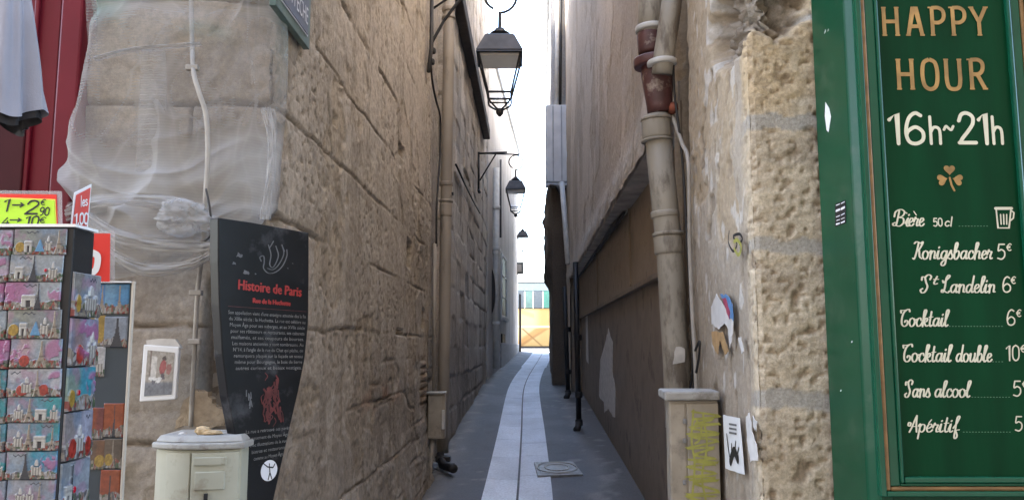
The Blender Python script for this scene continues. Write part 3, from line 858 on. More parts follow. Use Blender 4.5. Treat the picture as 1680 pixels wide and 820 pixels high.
# recess: soffit slab, brown fascia, boarding below, jamb
M['soffit'] = mat('pale_soffit_render', (0.38, 0.35, 0.31), 0.9, var=0.35, scale=5, bump=0.3, bscale=40)
def rpl(y0, y1, z0, z1, l0, l1, name, m, bevel=0.0):
    bm = bmesh.new()
    ua = RIGHT.loc_y(y0) if hasattr(RIGHT, 'loc_y') else None
    f = lambda y: -(y - 3.05) * math.sqrt(1 + RXS * RXS)
    pbox(bm, RIGHT, f(y1), f(y0), z0, z1, l0, l1)
    return bm_obj(name, bm, m, right_b, bevel=bevel)
rpl(REC0 - 0.05, REC1 + 0.2, RECZ - 0.02, RECZ + 0.10, -0.45, -0.02, 'soffit', M['soffit'])
rpl(REC0, REC1, 2.20, RECZ - 0.022, -0.42, -0.20, 'shop_fascia', M['fascia'], 0.006)
rpl(REC0, REC1, 2.15, 2.197, -0.42, -0.188, 'fascia_beam', M['panel_brown'], 0.006)
rpl(REC0, REC1, -0.1, 2.147, -0.46, -0.24, 'boarding', M['panel_brown'])
rpl(REC0 - 0.06, REC0 - 0.003, -0.1, RECZ - 0.022, -0.4, -0.03, 'jamb', M['panel_brown'])
rpl(REC1, REC1 + 0.12, 0.2, RECZ - 0.022, -0.4, -0.03, 'jamb', M['panel_brown'])
for yj in (8.3, 12.4):
    rpl(yj, yj + 0.05, 2.203, RECZ - 0.025, -0.198, -0.18, 'cover_strip', M['fascia'])
# rolled black awning gear under the soffit
bm = bmesh.new()
f = lambda y, z, l: RIGHT.pt(-(y - 3.05), z, l)
tube(bm, [f(8.4, 3.0, -0.15), f(9.4, 2.99, -0.13), f(11.0, 3.0, -0.14), f(14.0, 3.0, -0.15), f(16.9, 3.0, -0.15)], [0.015, 0.035, 0.022, 0.02, 0.02], 8)
rolled = bm_obj('awning_roller', bm, M['cable'], right_b, True)

# ------------------------------------------------------------------ far right building, dark brown, paler high up, with a ragged projecting stretch
def shade_right2(S, Z, X, Y):
    h = 0.06 * (fbm(S * 1.3, Z * 1.3, 500, 4) - 0.5)
    rag = sst(3.0, 3.5, Z) * (1 - sst(5.3, 5.7, Z)) * sst(18.7, 19.2, Y) * (1 - sst(23.5, 24.5, Y))
    h += rag * (0.10 + 0.30 * (fbm(S * 1.5, Z * 2.2, 501, 4) - 0.45))
    c = np.zeros(S.shape + (3,)) + np.array([0.105, 0.080, 0.060])
    c = mixc(c, (0.22, 0.17, 0.12), sst(0.45, 0.65, fbm(S * 1.5, Z * 1.5, 510, 4)) * 0.7 * (0.25 + 0.75 * rag))
    c = mixc(c, (0.45, 0.43, 0.41), sst(5.8, 6.4, Z) * 0.85)
    return h, c
right_b2 = empty('dark_brown_building', (1.6, 25, 1), 'dark brown building with a ragged bulging wall at the far right', 'building')
P, C, mk, S_ = path_wall([(1.6, 18.72), (0.94, 18.72), (1.17, 25.0), (1.69, 32.0), (4.5, 32.2)], zrange((0.3, 10.4, 0.06)), shade_right2, -1, k=0.003, hi=0.2)
link('lane_wall', grid_mesh('lane_wall', P[::-1], C[::-1]), M['wall'], right_b2)
bm = bmesh.new(); prism(bm, [(14, 18.75), (14, 31.9), (1.95, 31.9), (1.42, 25), (1.2, 18.85)], 0.1, 10.4)
bm_obj('masonry_core', bm, M['core'], right_b2)
bm = bmesh.new(); prism(bm, [(14, 18.75), (14, 32.2), (1.6, 32.2), (1.08, 25), (0.86, 18.75)], 10.4, 10.6)
bm_obj('roof', bm, M['zinc'], right_b2)

# ------------------------------------------------------------------ building across the street, added unseen behind the viewer to dim the facades
opp = empty('opposite_building', (0, -4.5, 0), 'dark rendered building across the street, added unseen behind the viewer to dim the fronts', 'building')
bm = bmesh.new(); box(bm, (0, -7.0, 7.0), (40, 6, 14.0)); bm_obj('facade', bm, mat('dark_facade_render', (0.11, 0.10, 0.09), 0.9), opp)  # facade colour kept dark so it throws little light back
bm = bmesh.new(); box(bm, (0, -6.95, 14.15), (40.4, 6.4, 0.29)); bm_obj('roof', bm, M['zinc'], opp)

# ================================================================== RED SHOPFRONT (far left)
red = empty('red_shopfront', (-2.6, 3.3, 0), 'dark red painted wooden shopfront beside the netted stone corner', 'shopfront')
RP = Plane((at(128, 200, 3.30).x, 3.30, 0), (1, 0, 0))
bm = bmesh.new(); pbox(bm, RP, -3.0, -0.105, 0.0, 4.2, -0.1, 0.0); bm_obj('panel', bm, M['red_paint'], red, bevel=0.004)
bm = bmesh.new(); pbox(bm, RP, -0.095, 0.0, 0.0, 4.2, -0.1, 0.02); bm_obj('pilaster', bm, M['red_paint'], red, bevel=0.01)
a = RP.loc(-60, 330); b = RP.loc(50, 190)
bm = bmesh.new(); pbox(bm, RP, a[0] - .6, b[0], 0.6, b[1], 0.003, 0.03); bm_obj('dark_panel', bm, M['dark_red'], red, bevel=0.006)
a = RP.loc(40, 100); b = RP.loc(55, 100)
bm = bmesh.new(); pbox(bm, RP, b[0], b[0] + 0.02, b[1] - 1.0, 4.2, 0.003, 0.022); bm_obj('moulding', bm, M['red_paint'], red, bevel=0.006)

# hanging grey garment
def garment():
    root = empty('hanging_cloth', at(0, 200, 2.1), 'grey cloth with a dark hem hanging in front of the red shopfront', 'cloth')
    c0 = at(-2, 190, 2.1); top = at(8, -60, 2.1)
    for nm, m, dx, rr, z0, rmul in (('cloth', M['fabric_grey'], 0.0, 0.105, 0.0, 1.0), ('lining', M['fabric_dark'], -0.0, 0.092, -0.022, 0.98)):
        nu, nv = 90, 40
        A, T = np.meshgrid(np.linspace(0, 2 * np.pi, nu), np.linspace(0, 1, nv), indexing='ij')
        fold = 1 + 0.20 * np.sin(A * 5 + 0.6 * np.sin(T * 3)) * T + 0.08 * np.sin(A * 11 + 2 * T)
        r = rr * (0.45 + 0.55 * T ** 0.8) * fold
        P = np.zeros((nu, nv, 3))
        P[..., 0] = top.x + (c0.x - top.x) * T + r * np.cos(A) + dx
        P[..., 1] = 2.1 + r * 0.7 * np.sin(A)
        P[..., 2] = top.z + (c0.z + z0 - top.z) * T + 0.02 * np.sin(A * 3 + 1) * T
        link(nm, grid_mesh(nm, P), m, root)
    tube_obj('hanger_cord', [top + Vector((0, 0, -0.01)), top + Vector((0, 0.1, 0.5)), top + Vector((0, 1.2, 0.75))], 0.006, M['cable'], root)
garment()

# ================================================================== NETTING ON THE CORNER
def netting():
    root = empty('debris_net', (-1.4, 3.2, 2.2), 'white translucent debris netting gathered and tied round the stone corner', 'netting')
    L0 = at(108, 200, 3.30).x + 0.06
    xr = lx(L_CORNER)
    # plan path in front of the street wall, round the arris and a little down the lane
    path = [(L0, 3.30), (L0 + 0.10, 3.20), (L0 + 0.35, 3.17), (xr - 0.25, 3.20), (xr - 0.06, 3.24), (xr + 0.0, 3.30), (xr + 0.02, 3.37), (xr + 0.004, 3.46)]
    pl = np.array(catmull(path, 26))
    s = np.concatenate([[0], np.cumsum(np.linalg.norm(np.diff(pl, axis=0), axis=1))]); tot = s[-1]
    nu, nv = 260, 300
    su = np.linspace(0, tot, nu)
    px = np.interp(su, s, pl[:, 0]); py = np.interp(su, s, pl[:, 1])
    tx, ty = np.gradient(px), np.gradient(py); tl = np.hypot(tx, ty)
    nx, ny = ty / tl, -tx / tl
    U = su / tot
    # bottom hem, from the photograph
    hem_px = [(110, 315), (135, 345), (165, 400), (195, 440), (230, 458), (275, 452), (320, 440), (350, 415), (380, 400), (410, 385), (445, 368), (452, 350)]
    hu = np.interp([h[0] for h in hem_px], [110, 445, 455], [0.0, 0.80, 1.0]); hz = [at(h[0], h[1], 3.2).z for h in hem_px]
    zb = np.interp(U, hu, hz)
    zt = 3.55
    UU, TT = np.meshgrid(U, np.linspace(0, 1, nv), indexing='ij')
    ZZ = zt + (zb[:, None] - zt) * TT
    SSu = UU * tot
    # loose cloth: hanging swags, vertical pleats, creases; tied in at two heights
    d = 0.05 * (fbm(SSu * 2.2, ZZ * 1.4, 600, 3) - 0.5)
    def ridged(x, y, sd): return 1 - np.abs(2 * vn(x, y, sd) - 1)
    r1 = ridged(SSu * 3.2 + ZZ * 1.2, ZZ * 0.9 - SSu * 1.1, 601) ** 3
    r2 = ridged(SSu * 6 - ZZ * 2.6, ZZ * 1.8 + SSu * 2, 602) ** 4
    low = sst(0.60, 0.82, TT)
    sag = ZZ + 0.22 * np.sin(np.pi * np.clip(UU / 0.75, 0, 1))
    r3 = ridged(SSu * 1.6, sag * 6.5 + 1.0 * vn(SSu * 3, ZZ * 3, 5), 603) ** 2
    r4 = ridged(SSu * 3.0, sag * 13 + 1.6 * vn(SSu * 5, ZZ * 4, 6), 604) ** 2
    rw = 1 - 0.85 * sst(0.62, 0.80, UU)
    d += 0.035 * r1 + 0.018 * r2 + low * rw * (0.045 * r3 + 0.012 * r4 + 0.02)
    tie = np.exp(-((ZZ - 3.02) / 0.05) ** 2) + 0.7 * np.exp(-((ZZ - at(200, 330, 3.2).z) / 0.035) ** 2)
    d -= 0.03 * tie
    fade = sst(0, 0.06, UU) * (1 - sst(0.93, 1.0, UU))
    # hem turns in under itself
    d *= 0.35 + 0.65 * fade
    d *= 1 - 0.75 * sst(0.68, 0.84, UU)
    d -= 0.05 * sst(0.965, 1.0, TT)
    edge_w = 0.015 * np.sin(ZZ * 7) * (UU < 0.5) * (1 - UU * 2) + 0.02 * (vn(ZZ * 3, ZZ * 0, 9) - 0.5)
    P = np.zeros((nu, nv, 3))
    P[..., 0] = px[:, None] + nx[:, None] * d + edge_w
    P[..., 1] = py[:, None] + ny[:, None] * d
    P[..., 2] = ZZ + 0.012 * (vn(SSu * 9, ZZ * 9, 12) - 0.5)
    def creases(ax, az, fr, sd, p):
        w_ = 0.35 * (fbm(SSu * 2.2, ZZ * 2.2, sd + 50, 3) - 0.5)
        return ridged((SSu * ax + ZZ * az) * fr + w_ * fr, (SSu * -az + ZZ * ax) * fr * 0.16, sd) ** p
    cr = [creases(1.0, 0.25, 4.2, 611, 22), creases(0.9, -0.7, 4.6, 612, 26), creases(0.5, 1.0, 4.4, 613, 26), creases(1.0, 0.0, 8.0, 614, 12), creases(0.3, -1.0, 6.5, 615, 20)]
    msk = [sst(0.35, 0.6, fbm(SSu * 1.7, ZZ * 1.5, 640 + i, 2)) for i in range(5)]
    cs_ = sum(c_ * m_ for c_, m_ in zip(cr, msk))
    low2 = sst(0.66, 0.80, TT)
    swag = ridged(SSu * 0.9 + 3, sag * 8 + 1.2 * (fbm(SSu * 3, ZZ * 3, 660, 3) - 0.5), 661) ** 4 + 0.8 * ridged(SSu * 1.4, sag * 17 + 2.0 * (fbm(SSu * 4, ZZ * 4, 662, 3) - 0.5), 663) ** 5
    d += 0.016 * cs_ + low2 * rw * 0.022 * swag
    pleat = ridged(SSu * 9 + 1.2 * (fbm(SSu * 1.5, ZZ * 0.8, 670, 3) - 0.5), ZZ * 0.35, 671) ** 3 * sst(0.4, 0.65, fbm(SSu * 2, ZZ * 0.7, 672, 3))
    d += 0.012 * pleat
    cov = 0.27 + 0.07 * r1 + 0.07 * r2 + 0.12 * cs_ + 0.16 * pleat + low2 * (0.16 + 0.34 * swag) + 0.16 * tie
    cov += 0.22 * sst(0.72, 0.85, UU) * sst(0.35, 0.6, vn(SSu * 5, ZZ * 1.1, 620))    # doubled over the arris
    cov += 0.40 * (fbm(SSu * 1.8, ZZ * 1.8, 621, 5) - 0.5)
    grn = np.exp(-((ZZ - 3.03 + 0.15 * UU) / 0.07) ** 2) * 0.9 * sst(0.3, 0.6, vn(SSu * 5, ZZ * 6, 622))
    C = np.stack([np.clip(cov, 0.10, 0.9), np.clip(grn + 0.5 * sst(0.8, 0.9, UU) * sst(2.55, 2.9, ZZ), 0, 1), cov * 0], -1)
    uv = np.stack([SSu, ZZ], -1)
    link('netting', grid_mesh('netting', P, C, uv=uv), M['net'], root)
    # folded-over strip hanging down the middle
    NP = Plane((0, 3.13, 0), (1, 0, 0))
    def strip(name, pts_l, pts_r, cov0, seed, n=90, lift=0.0, depth=0.02, rib=False):
        L = np.array(catmull(pts_l, 12)); R = np.array(catmull(pts_r, 12))
        ti = np.linspace(0, 1, n)
        f = lambda A: np.stack([np.interp(ti, np.linspace(0, 1, len(A)), A[:, q]) for q in (0, 1)], 1)
        L, R = f(L), f(R)
        m = 24
        P = np.zeros((n, m, 3)); C = np.zeros((n, m, 3))
        for i in range(n):
            for q in range(m):
                w = q / (m - 1)
                px_ = L[i] * (1 - w) + R[i] * w
                v = NP.hit(px_[0], px_[1])
                zz = depth * math.sin(math.pi * w) * (0.6 + 0.8 * float(vn(np.array([i * 0.12]), np.array([q * 0.5]), seed)[0]))
                P[i, q] = (v.x, v.y - zz - lift, v.z)
                if rib:
                    C[i, q] = (cov0 * (0.72 + 0.28 * math.sin(i * 1.45 + 0.25 * math.sin(q * 0.8))) * (1.0 if 0 < q < m - 1 else 0.7) * (1 - 0.5 * sst(0.75, 1.0, i / n)), 0, 0); continue
                st_ = float(vn(np.array([i * 0.07 + q * 0.05]), np.array([q * 0.62]), seed + 3)[0])
                C[i, q] = (min(0.9, cov0 * (0.25 + 1.3 * st_ ** 1.6) * math.sin(math.pi * min(1, max(0, 0.04 + w * 0.92))) ** 0.5), 0, 0)
        uvs = np.stack([P[..., 0], P[..., 2]], -1)
        link(name, grid_mesh(name, P, C, uv=uvs), M['net'], root)
    strip('folded_strip', [(232, 82), (228, 160), (224, 240), (222, 330), (236, 450)], [(272, 82), (274, 160), (268, 240), (262, 330), (262, 455)], 0.46, 5, n=170, depth=0.006, rib=True)
    strip('folded_strip', [(140, -10), (142, 40), (146, 100)], [(158, -10), (160, 40), (160, 98)], 0.42, 6, depth=0.006, rib=True)
    strip('net_fold', [(158, 95), (220, 80), (290, 74), (330, 72)], [(160, 103), (222, 88), (292, 82), (334, 78)], 0.8, 9, lift=0.01)
    strip('net_fold', [(118, 335), (160, 322), (220, 318), (300, 325), (348, 345)], [(116, 366), (160, 354), (220, 348), (300, 350), (350, 366)], 0.8, 12, lift=0.03)
    strip('net_fold', [(150, 345), (200, 375), (260, 388), (330, 392), (360, 396)], [(148, 374), (200, 408), (260, 420), (330, 424), (358, 418)], 0.8, 15, lift=0.04)
    strip('net_fold', [(165, 380), (200, 412), (250, 430), (310, 428), (352, 412)], [(170, 400), (205, 438), (250, 456), (315, 446), (352, 428)], 0.85, 18, lift=0.035)
    strip('net_fold', [(428, 180), (440, 230), (436, 300), (425, 362)], [(452, 180), (456, 230), (452, 300), (446, 362)], 0.75, 24, lift=0.012)
    # bundled knot
    bm = bmesh.new()
    bmesh.ops.create_icosphere(bm, subdivisions=5, radius=1.0)
    c = at(300, 358, 3.06)
    for v in bm.verts:
        p = v.co.copy()
        k = 0.62 + 0.8 * float(fbm(np.array([p.x * 2.2 + p.y + 3]), np.array([p.z * 3.5 - p.y]), 77, 4)[0]) + 0.16 * (abs(2 * float(vn(np.array([p.x * 2.2 + p.y * 1.3 + 7]), np.array([p.z * 5.0 + p.x * 2]), 79)[0]) - 1) - 0.5)
        v.co = Vector((c.x + p.x * k * 0.115, c.y + p.y * k * 0.05, c.z + p.z * k * 0.066))
    lay = bm.verts.layers.float_color.new('Col')
    for v in bm.verts: v[lay] = (0.30 + 0.40 * float(vn(np.array([v.co.x * 60 + v.co.z * 25]), np.array([v.co.z * 60]), 78)[0]), 0, 0, 1)
    bm.loops.layers.uv.new('UVMap')
    bm_obj('net_knot', bm, M['net'], root, True)
netting()

# conduit running down the corner, with its loose black cord
pts = [at(313, -40, 3.26), at(315, 60, 3.22), at(317, 115, 3.12), at(326, 150, 3.10), at(338, 190, 3.10), at(341, 250, 3.10), at(337, 330, 3.10), at(334, 400, 3.14), at(325, 470, 3.24), at(320, 560, 3.26), at(316, 640, 3.26), at(313, 700, 3.26)]
cd = empty('wall_conduit', at(316, 640, 3.26), 'pale bent conduit pipe running down the netted corner to the cream cabinet', 'pipe')
tube_obj('pipe', [Vector(p) for p in catmull(pts, 6)], 0.0095, M['cable_grey'], cd)
for y in (112, 480, 560):
    p = at(316 if y < 300 else 322 if y < 500 else 320, y, 3.13 if y < 300 else 3.25)
    bm = bmesh.new(); box(bm, p, (0.05, 0.03, 0.022)); bm_obj('clip', bm, M['cable_grey'], cd, bevel=0.004)
tag(tube_obj('cord', [Vector(p) for p in catmull([at(338, 310, 3.06), at(344, 340, 3.05), at(347, 380, 3.06), at(338, 394, 3.08), at(328, 396, 3.10)], 8)], 0.004, M['cable']), 'thin black cord looped beside the white net knot', 'cord')

# framed picture on the wall
FP = Plane((0, 3.25, 0), (1, 0.02, 0))
fr = empty('framed_picture', FP.hit(265, 610), 'small white framed picture of a figure in red fixed on the stone wall', 'picture frame')
q = [FP.loc(*p) for p in ((233, 658), (292, 654), (298, 569), (240, 565))]
plate('frame', FP, q, 0.0, 0.025, M['white'], fr, bevel=0.004)
q2 = [FP.loc(*p) for p in ((241, 649), (286, 646), (291, 578), (247, 574))]
def picture():
    nu, nv = 50, 70
    P = np.zeros((nu, nv, 3)); X, Y = np.meshgrid(np.linspace(0, 1, nu), np.linspace(0, 1, nv), indexing='ij')
    c4 = [np.array(v) for v in q2]
    L = c4[0] * (1 - X)[..., None] * (1 - Y)[..., None] + c4[1] * X[..., None] * (1 - Y)[..., None] + c4[2] * (X * Y)[..., None] + c4[3] * ((1 - X) * Y)[..., None]
    for i in range(nu):
        for j in range(nv): P[i, j] = FP.pt(L[i, j, 0], L[i, j, 1], 0.027)
    C = np.zeros((nu, nv, 3)) + np.array([0.34, 0.31, 0.27])
    C = mixc(C, (0.17, 0.18, 0.20), 1 - sst(0.26, 0.34, Y))
    C = mixc(C, (0.62, 0.60, 0.56), (np.abs(X - 0.25) < 0.13) * sst(0.35, 0.4, Y) * (1 - sst(0.85, 0.9, Y)) * 0.8)
    C = mixc(C, (0.16, 0.12, 0.10), (np.abs(X - 0.14) < 0.03) * sst(0.4, 0.45, Y) * 0.8)
    X0, Y0 = X, Y
    X = X + 0.10 * (fbm(X0 * 6, Y0 * 6, 701, 3) - 0.5); Y = Y + 0.12 * (fbm(X0 * 6, Y0 * 6, 702, 3) - 0.5)
    C = mixc(C, (0.10, 0.08, 0.08), (np.hypot((X - 0.63) / 1, (Y - 0.83) / 0.8) < 0.07) * 1.0)
    C = mixc(C, (0.30, 0.05, 0.06), (np.hypot((X - 0.62) / 0.13, (Y - 0.64) / 0.15) < 1) * 0.85)
    C = mixc(C, (0.28, 0.07, 0.07), (np.hypot((X - 0.84) / 0.09, (Y - 0.62) / 0.13) < 1) * 0.7)
    C = mixc(C, (0.08, 0.07, 0.09), (np.abs(X - 0.62 - 0.3 * (0.5 - Y)) < 0.07) * sst(0.3, 0.36, Y) * (1 - sst(0.48, 0.52, Y)) * 0.9)
    C = mixc(C, (0.66, 0.66, 0.64), (np.hypot((X - 0.36) / 0.26, (Y - 0.37) / 0.07) < 1) * 0.9)
    C = mixc(C, (0.10, 0.10, 0.12), (np.hypot((X - 0.30) / 0.07, (Y - 0.32) / 0.05) < 1) * 0.9)
    C *= (0.6 + 0.8 * fbm(X * 14, Y * 18, 700, 3))[..., None]
    link('print', grid_mesh('print', P, C), M['print'], fr)
picture()
bm = bmesh.new(); a = FP.loc(246, 567); b = FP.loc(296, 556)
tag(plate('plaster_dab', FP, [FP.loc(*p) for p in ((242, 571), (240, 558), (262, 555), (288, 556), (298, 571))], -0.02, 0.022, M['paper_grey'], fr), None)

# ------------------------------------------------------------------ cream meter cabinet with a bowed front
def cabinet():
    y0 = 2.86
    c = at(316, 760, y0)
    root = empty('meter_cabinet', (c.x, y0 + 0.12, 0), 'cream metal meter cabinet with grey bowed lid standing below the framed picture', 'cabinet')
    xl, xr = at(246, 740, y0).x, at(389, 740, y0).x
    zt = at(316, 735, y0).z - 0.005
    cx = (xl + xr) / 2; hw = (xr - xl) / 2
    def outline(g, bow):
        # plan outline of the bowed box grown by g
        pts = [(xr + g, y0 + 0.26), (xr + g, y0 + 0.05 - g)]
        for i in range(13):
            t = 1 - 2 * i / 12
            pts.append((cx + (hw + g) * t, y0 + 0.05 - g - bow * (1 - t * t)))
        pts += [(xl - g, y0 + 0.26)]
        return pts
    bm = bmesh.new(); prism(bm, outline(0, 0.04), 0.0, zt - 0.002); bm_obj('body', bm, M['cream_metal'], root, bevel=0.006)
    bm = bmesh.new(); prism(bm, outline(0.012, 0.045), zt, zt + 0.022); bm_obj('lid_rim', bm, M['grey_lid'], root, bevel=0.006)
    bm = bmesh.new()
    lo = outline(0.004, 0.04); 
    v0 = [bm.verts.new((x, y, zt + 0.023)) for x, y in lo]; v1 = [bm.verts.new((cx + (x - cx) * 0.92, y0 + 0.15 + (y - y0 - 0.15) * 0.88, zt + 0.045)) for x, y in lo]
    n = len(lo)
    for i in range(n): bm.faces.new((v0[i], v0[(i + 1) % n], v1[(i + 1) % n], v1[i]))
    bm.faces.new(v1); bm.faces.new(v0[::-1])
    bm_obj('lid', bm, M['grey_lid'], root, bevel=0.006)
    # door follows the bow over the right part
    def bowed(name, px0, px1, z0, z1, th, m, bevel=0.003):
        a = at(px0, 760, y0).x; b = at(px1, 760, y0).x
        bm = bmesh.new(); N = 10
        fr_, bk = [], []
        for i in range(N + 1):
            x = a + (b - a) * i / N
            t = (x - cx) / hw
            y = y0 + 0.05 - 0.04 * (1 - t * t) - 0.001
            fr_.append((x, y - th)); bk.append((x, y))
        prism(bm, fr_ + bk[::-1], z0, z1)
        return bm_obj(name, bm, m, root, bevel=bevel)
    zz = lambda py: at(340, py, y0 - 0.02).z
    d = bowed('door', 314, 386, 0.15, zz(744), 0.010, M['cream_metal'])
    bowed('side_leaf', 268, 311, 0.15, zz(744), 0.006, M['cream_metal'])
    p1 = bowed('label_plate', 318, 368, zz(764), zz(751), 0.017, M['cream_metal'], 0.002); subpart(p1, d)
    p2 = bowed('cover_plate', 321, 367, zz(805), zz(775), 0.016, M['cream_metal'], 0.003); subpart(p2, d)
    LP = Plane((0, y0 - 0.004, 0), (1, 0.0, 0))
    s = bm_key = bmesh.new()
    k = LP.loc(337, 815); pbox(s, LP, k[0] - .005, k[0] + .005, k[1] - .02, k[1] + .012, -0.01, 0.004)
    ko = bm_obj('keyhole', s, M['ink']); subpart(ko, d)
    return zt, y0, cx
CAB = cabinet()
# crumpled paper with a crust on the lid
cb = empty('paper_wrapper', at(337, 707, 2.93), 'crumpled tan paper wrapper left on the grey cabinet lid', 'litter')
def crumple(name, c, s, m, seed):
    bm = bmesh.new(); bmesh.ops.create_icosphere(bm, subdivisions=4, radius=1)
    for v in bm.verts:
        p = v.co
        k = 0.75 + 0.5 * float(fbm(np.array([p.x * 3 + seed]), np.array([p.y * 3 + p.z * 4]), seed, 3)[0])
        v.co = Vector((c.x + p.x * s[0] * k, c.y + p.y * s[1] * k, c.z + p.z * s[2] * k))
    return bm_obj(name, bm, m, cb, True)
crumple('crust', at(333, 706, 2.93) + Vector((0, 0, 0.0)), (0.028, 0.02, 0.016), M['bread'], 3)
crumple('sheet', at(346, 709, 2.93) + Vector((0, 0, 0.0)), (0.04, 0.025, 0.009), M['bread'], 8)
crumple('scrap', at(300, 711, 2.95), (0.014, 0.014, 0.006), M['paper'], 12)

# splashed mortar on the wall above the cabinet
MP = Plane((0, 3.285, 0), (1, 0, 0))
def splash(name, poly, seed, label, m='paper_grey', amp=0.008):
    pts = [MP.loc(*p) for p in poly]
    return tag(plate(name, MP, ragged(pts, amp, 5, seed), -0.02, 0.045, M[m]), label, 'mortar patch')
M['mortar'] = mat('splashed_mortar', (0.36, 0.285, 0.20), 0.95, var=0.2, scale=30, bump=0.6, bscale=90)
splash('mortar_patch', ((292, 700), (300, 670), (318, 640), (340, 640), (352, 660), (372, 672), (378, 690), (352, 700)), 4, 'pale splashed mortar patch on the wall above the cream cabinet', 'mortar')

# ================================================================== STROKE LETTERING
SCRIPT = {
 'a': ([('s', [(.38, .40), (.28, .50), (.13, .42), (.06, .2), (.14, .02), (.26, .06), (.37, .3), (.40, .48)]), ('s', [(.40, .48), (.37, .2), (.41, .02), (.50, .07)])], .48),
 'b': ([('s', [(.0, .12), (.15, .5), (.25, .88), (.19, 1.0), (.11, .85), (.08, .3), (.12, .03), (.24, .0), (.36, .2), (.36, .42), (.26, .5), (.12, .38)])], .44),
 'c': ([('s', [(.34, .38), (.28, .50), (.14, .45), (.06, .22), (.14, .02), (.28, .03), (.38, .14)])], .38),
 'd': ([('s', [(.38, .40), (.28, .50), (.13, .42), (.06, .2), (.14, .02), (.26, .06), (.37, .3), (.41, .48)]), ('s', [(.46, 1.0), (.41, .5), (.38, .2), (.42, .02), (.51, .07)])], .50),
 'e': ([('s', [(.05, .2), (.2, .26), (.32, .38), (.26, .50), (.14, .46), (.06, .22), (.14, .02), (.28, .03), (.38, .14)])], .37),
 'f': ([('s', [(.02, .25), (.2, .6), (.30, .94), (.23, 1.0), (.16, .8), (.14, .2), (.12, -.3), (.19, -.4), (.27, -.25), (.2, .0), (.15, .10), (.36, .15)])], .34),
 'g': ([('s', [(.38, .40), (.28, .50), (.13, .42), (.06, .2), (.14, .02), (.26, .06), (.37, .3), (.40, .48)]), ('s', [(.40, .48), (.38, .0), (.34, -.3), (.2, -.4), (.1, -.3), (.2, -.12), (.46, .06)])], .46),
 'h': ([('s', [(.0, .12), (.15, .55), (.25, .90), (.19, 1.0), (.11, .85), (.08, .0)]), ('s', [(.09, .22), (.2, .46), (.32, .48), (.36, .35), (.35, .05), (.46, .06)])], .46),
 'i': ([('s', [(.02, .18), (.12, .50), (.09, .12), (.14, .0), (.26, .08)]), ('l', [(.125, .68), (.15, .72)])], .25),
 'k': ([('s', [(.0, .12), (.15, .55), (.25, .90), (.19, 1.0), (.11, .85), (.08, .0)]), ('s', [(.09, .2), (.25, .48), (.36, .45), (.3, .3), (.1, .24)]), ('s', [(.16, .25), (.3, .02), (.44, .06)])], .42),
 'l': ([('s', [(.0, .12), (.16, .55), (.26, .90), (.20, 1.0), (.11, .85), (.08, .2), (.14, .0), (.26, .08)])], .26),
 'n': ([('s', [(.02, .38), (.1, .50), (.10, .3), (.09, .0)]), ('s', [(.09, .22), (.2, .46), (.32, .48), (.36, .35), (.35, .06), (.46, .06)])], .46),
 'o': ([('s', [(.22, .50), (.09, .42), (.05, .2), (.16, .0), (.32, .06), (.38, .28), (.3, .46), (.2, .48)]), ('s', [(.3, .46), (.38, .39), (.47, .42)])], .44),
 'p': ([('s', [(.03, .38), (.12, .50), (.10, .1), (.07, -.4)]), ('s', [(.1, .3), (.22, .48), (.36, .42), (.36, .15), (.24, .0), (.11, .1)])], .43),
 'r': ([('s', [(.02, .28), (.1, .55), (.14, .45), (.28, .44), (.22, .2), (.24, .02), (.36, .06)])], .33),
 's': ([('s', [(.0, .1), (.19, .52), (.22, .38), (.32, .15), (.22, .0), (.08, .05)])], .34),
 't': ([('s', [(.16, .88), (.11, .4), (.10, .15), (.16, .0), (.28, .08)]), ('l', [(.02, .55), (.27, .57)])], .27),
 'u': ([('s', [(.02, .38), (.1, .50), (.07, .15), (.14, .0), (.26, .06), (.36, .3), (.38, .5)]), ('s', [(.38, .50), (.36, .1), (.42, .0), (.5, .08)])], .49),
 'B': ([('s', [(.22, .95), (.20, .5), (.16, .08), (.04, .04), (.0, .15), (.1, .22)]), ('s', [(.02, .6), (.05, .9), (.28, 1.05), (.48, .9), (.42, .64), (.26, .54), (.46, .48), (.50, .2), (.34, .0), (.14, .04)])], .58),
 'K': ([('s', [(.0, .05), (.1, .02), (.2, .4), (.28, .95)]), ('s', [(.02, .95), (.15, 1.05), (.4, .98), (.55, 1.04), (.46, .78), (.3, .5)]), ('s', [(.28, .56), (.36, .5), (.42, .15), (.56, .04)]), ('s', [(.5, 1.03), (.45, .95), (.53, .9)])], .56),
 'S': ([('s', [(.48, .78), (.52, .95), (.38, 1.05), (.22, .9), (.28, .62), (.38, .35), (.28, .05), (.12, .0), (.04, .15), (.14, .24)]), ('s', [(.22, .9), (.06, .92), (.04, .75)])], .54),
 'L': ([('s', [(.06, .72), (.12, .60), (.24, .72), (.46, .98), (.38, 1.06), (.26, .85), (.22, .3), (.14, .04), (.04, .06), (.08, .18), (.24, .08), (.42, .0), (.52, .1)])], .54),
 'C': ([('s', [(.04, .82), (.02, .96), (.14, .96), (.32, .98), (.52, 1.03), (.58, .9)]), ('s', [(.36, .98), (.2, .8), (.12, .45), (.16, .12), (.32, .0), (.48, .1), (.5, .3), (.38, .36), (.32, .26)])], .58),
 'A': ([('s', [(.0, .45), (.04, .6), (.14, .55), (.1, .38), (.0, .4)]), ('s', [(.12, .0), (.22, .3), (.36, .85), (.42, 1.02)]), ('s', [(.42, 1.02), (.44, .5), (.50, .02)]), ('l', [(.2, .34), (.48, .36)])], .54),
}
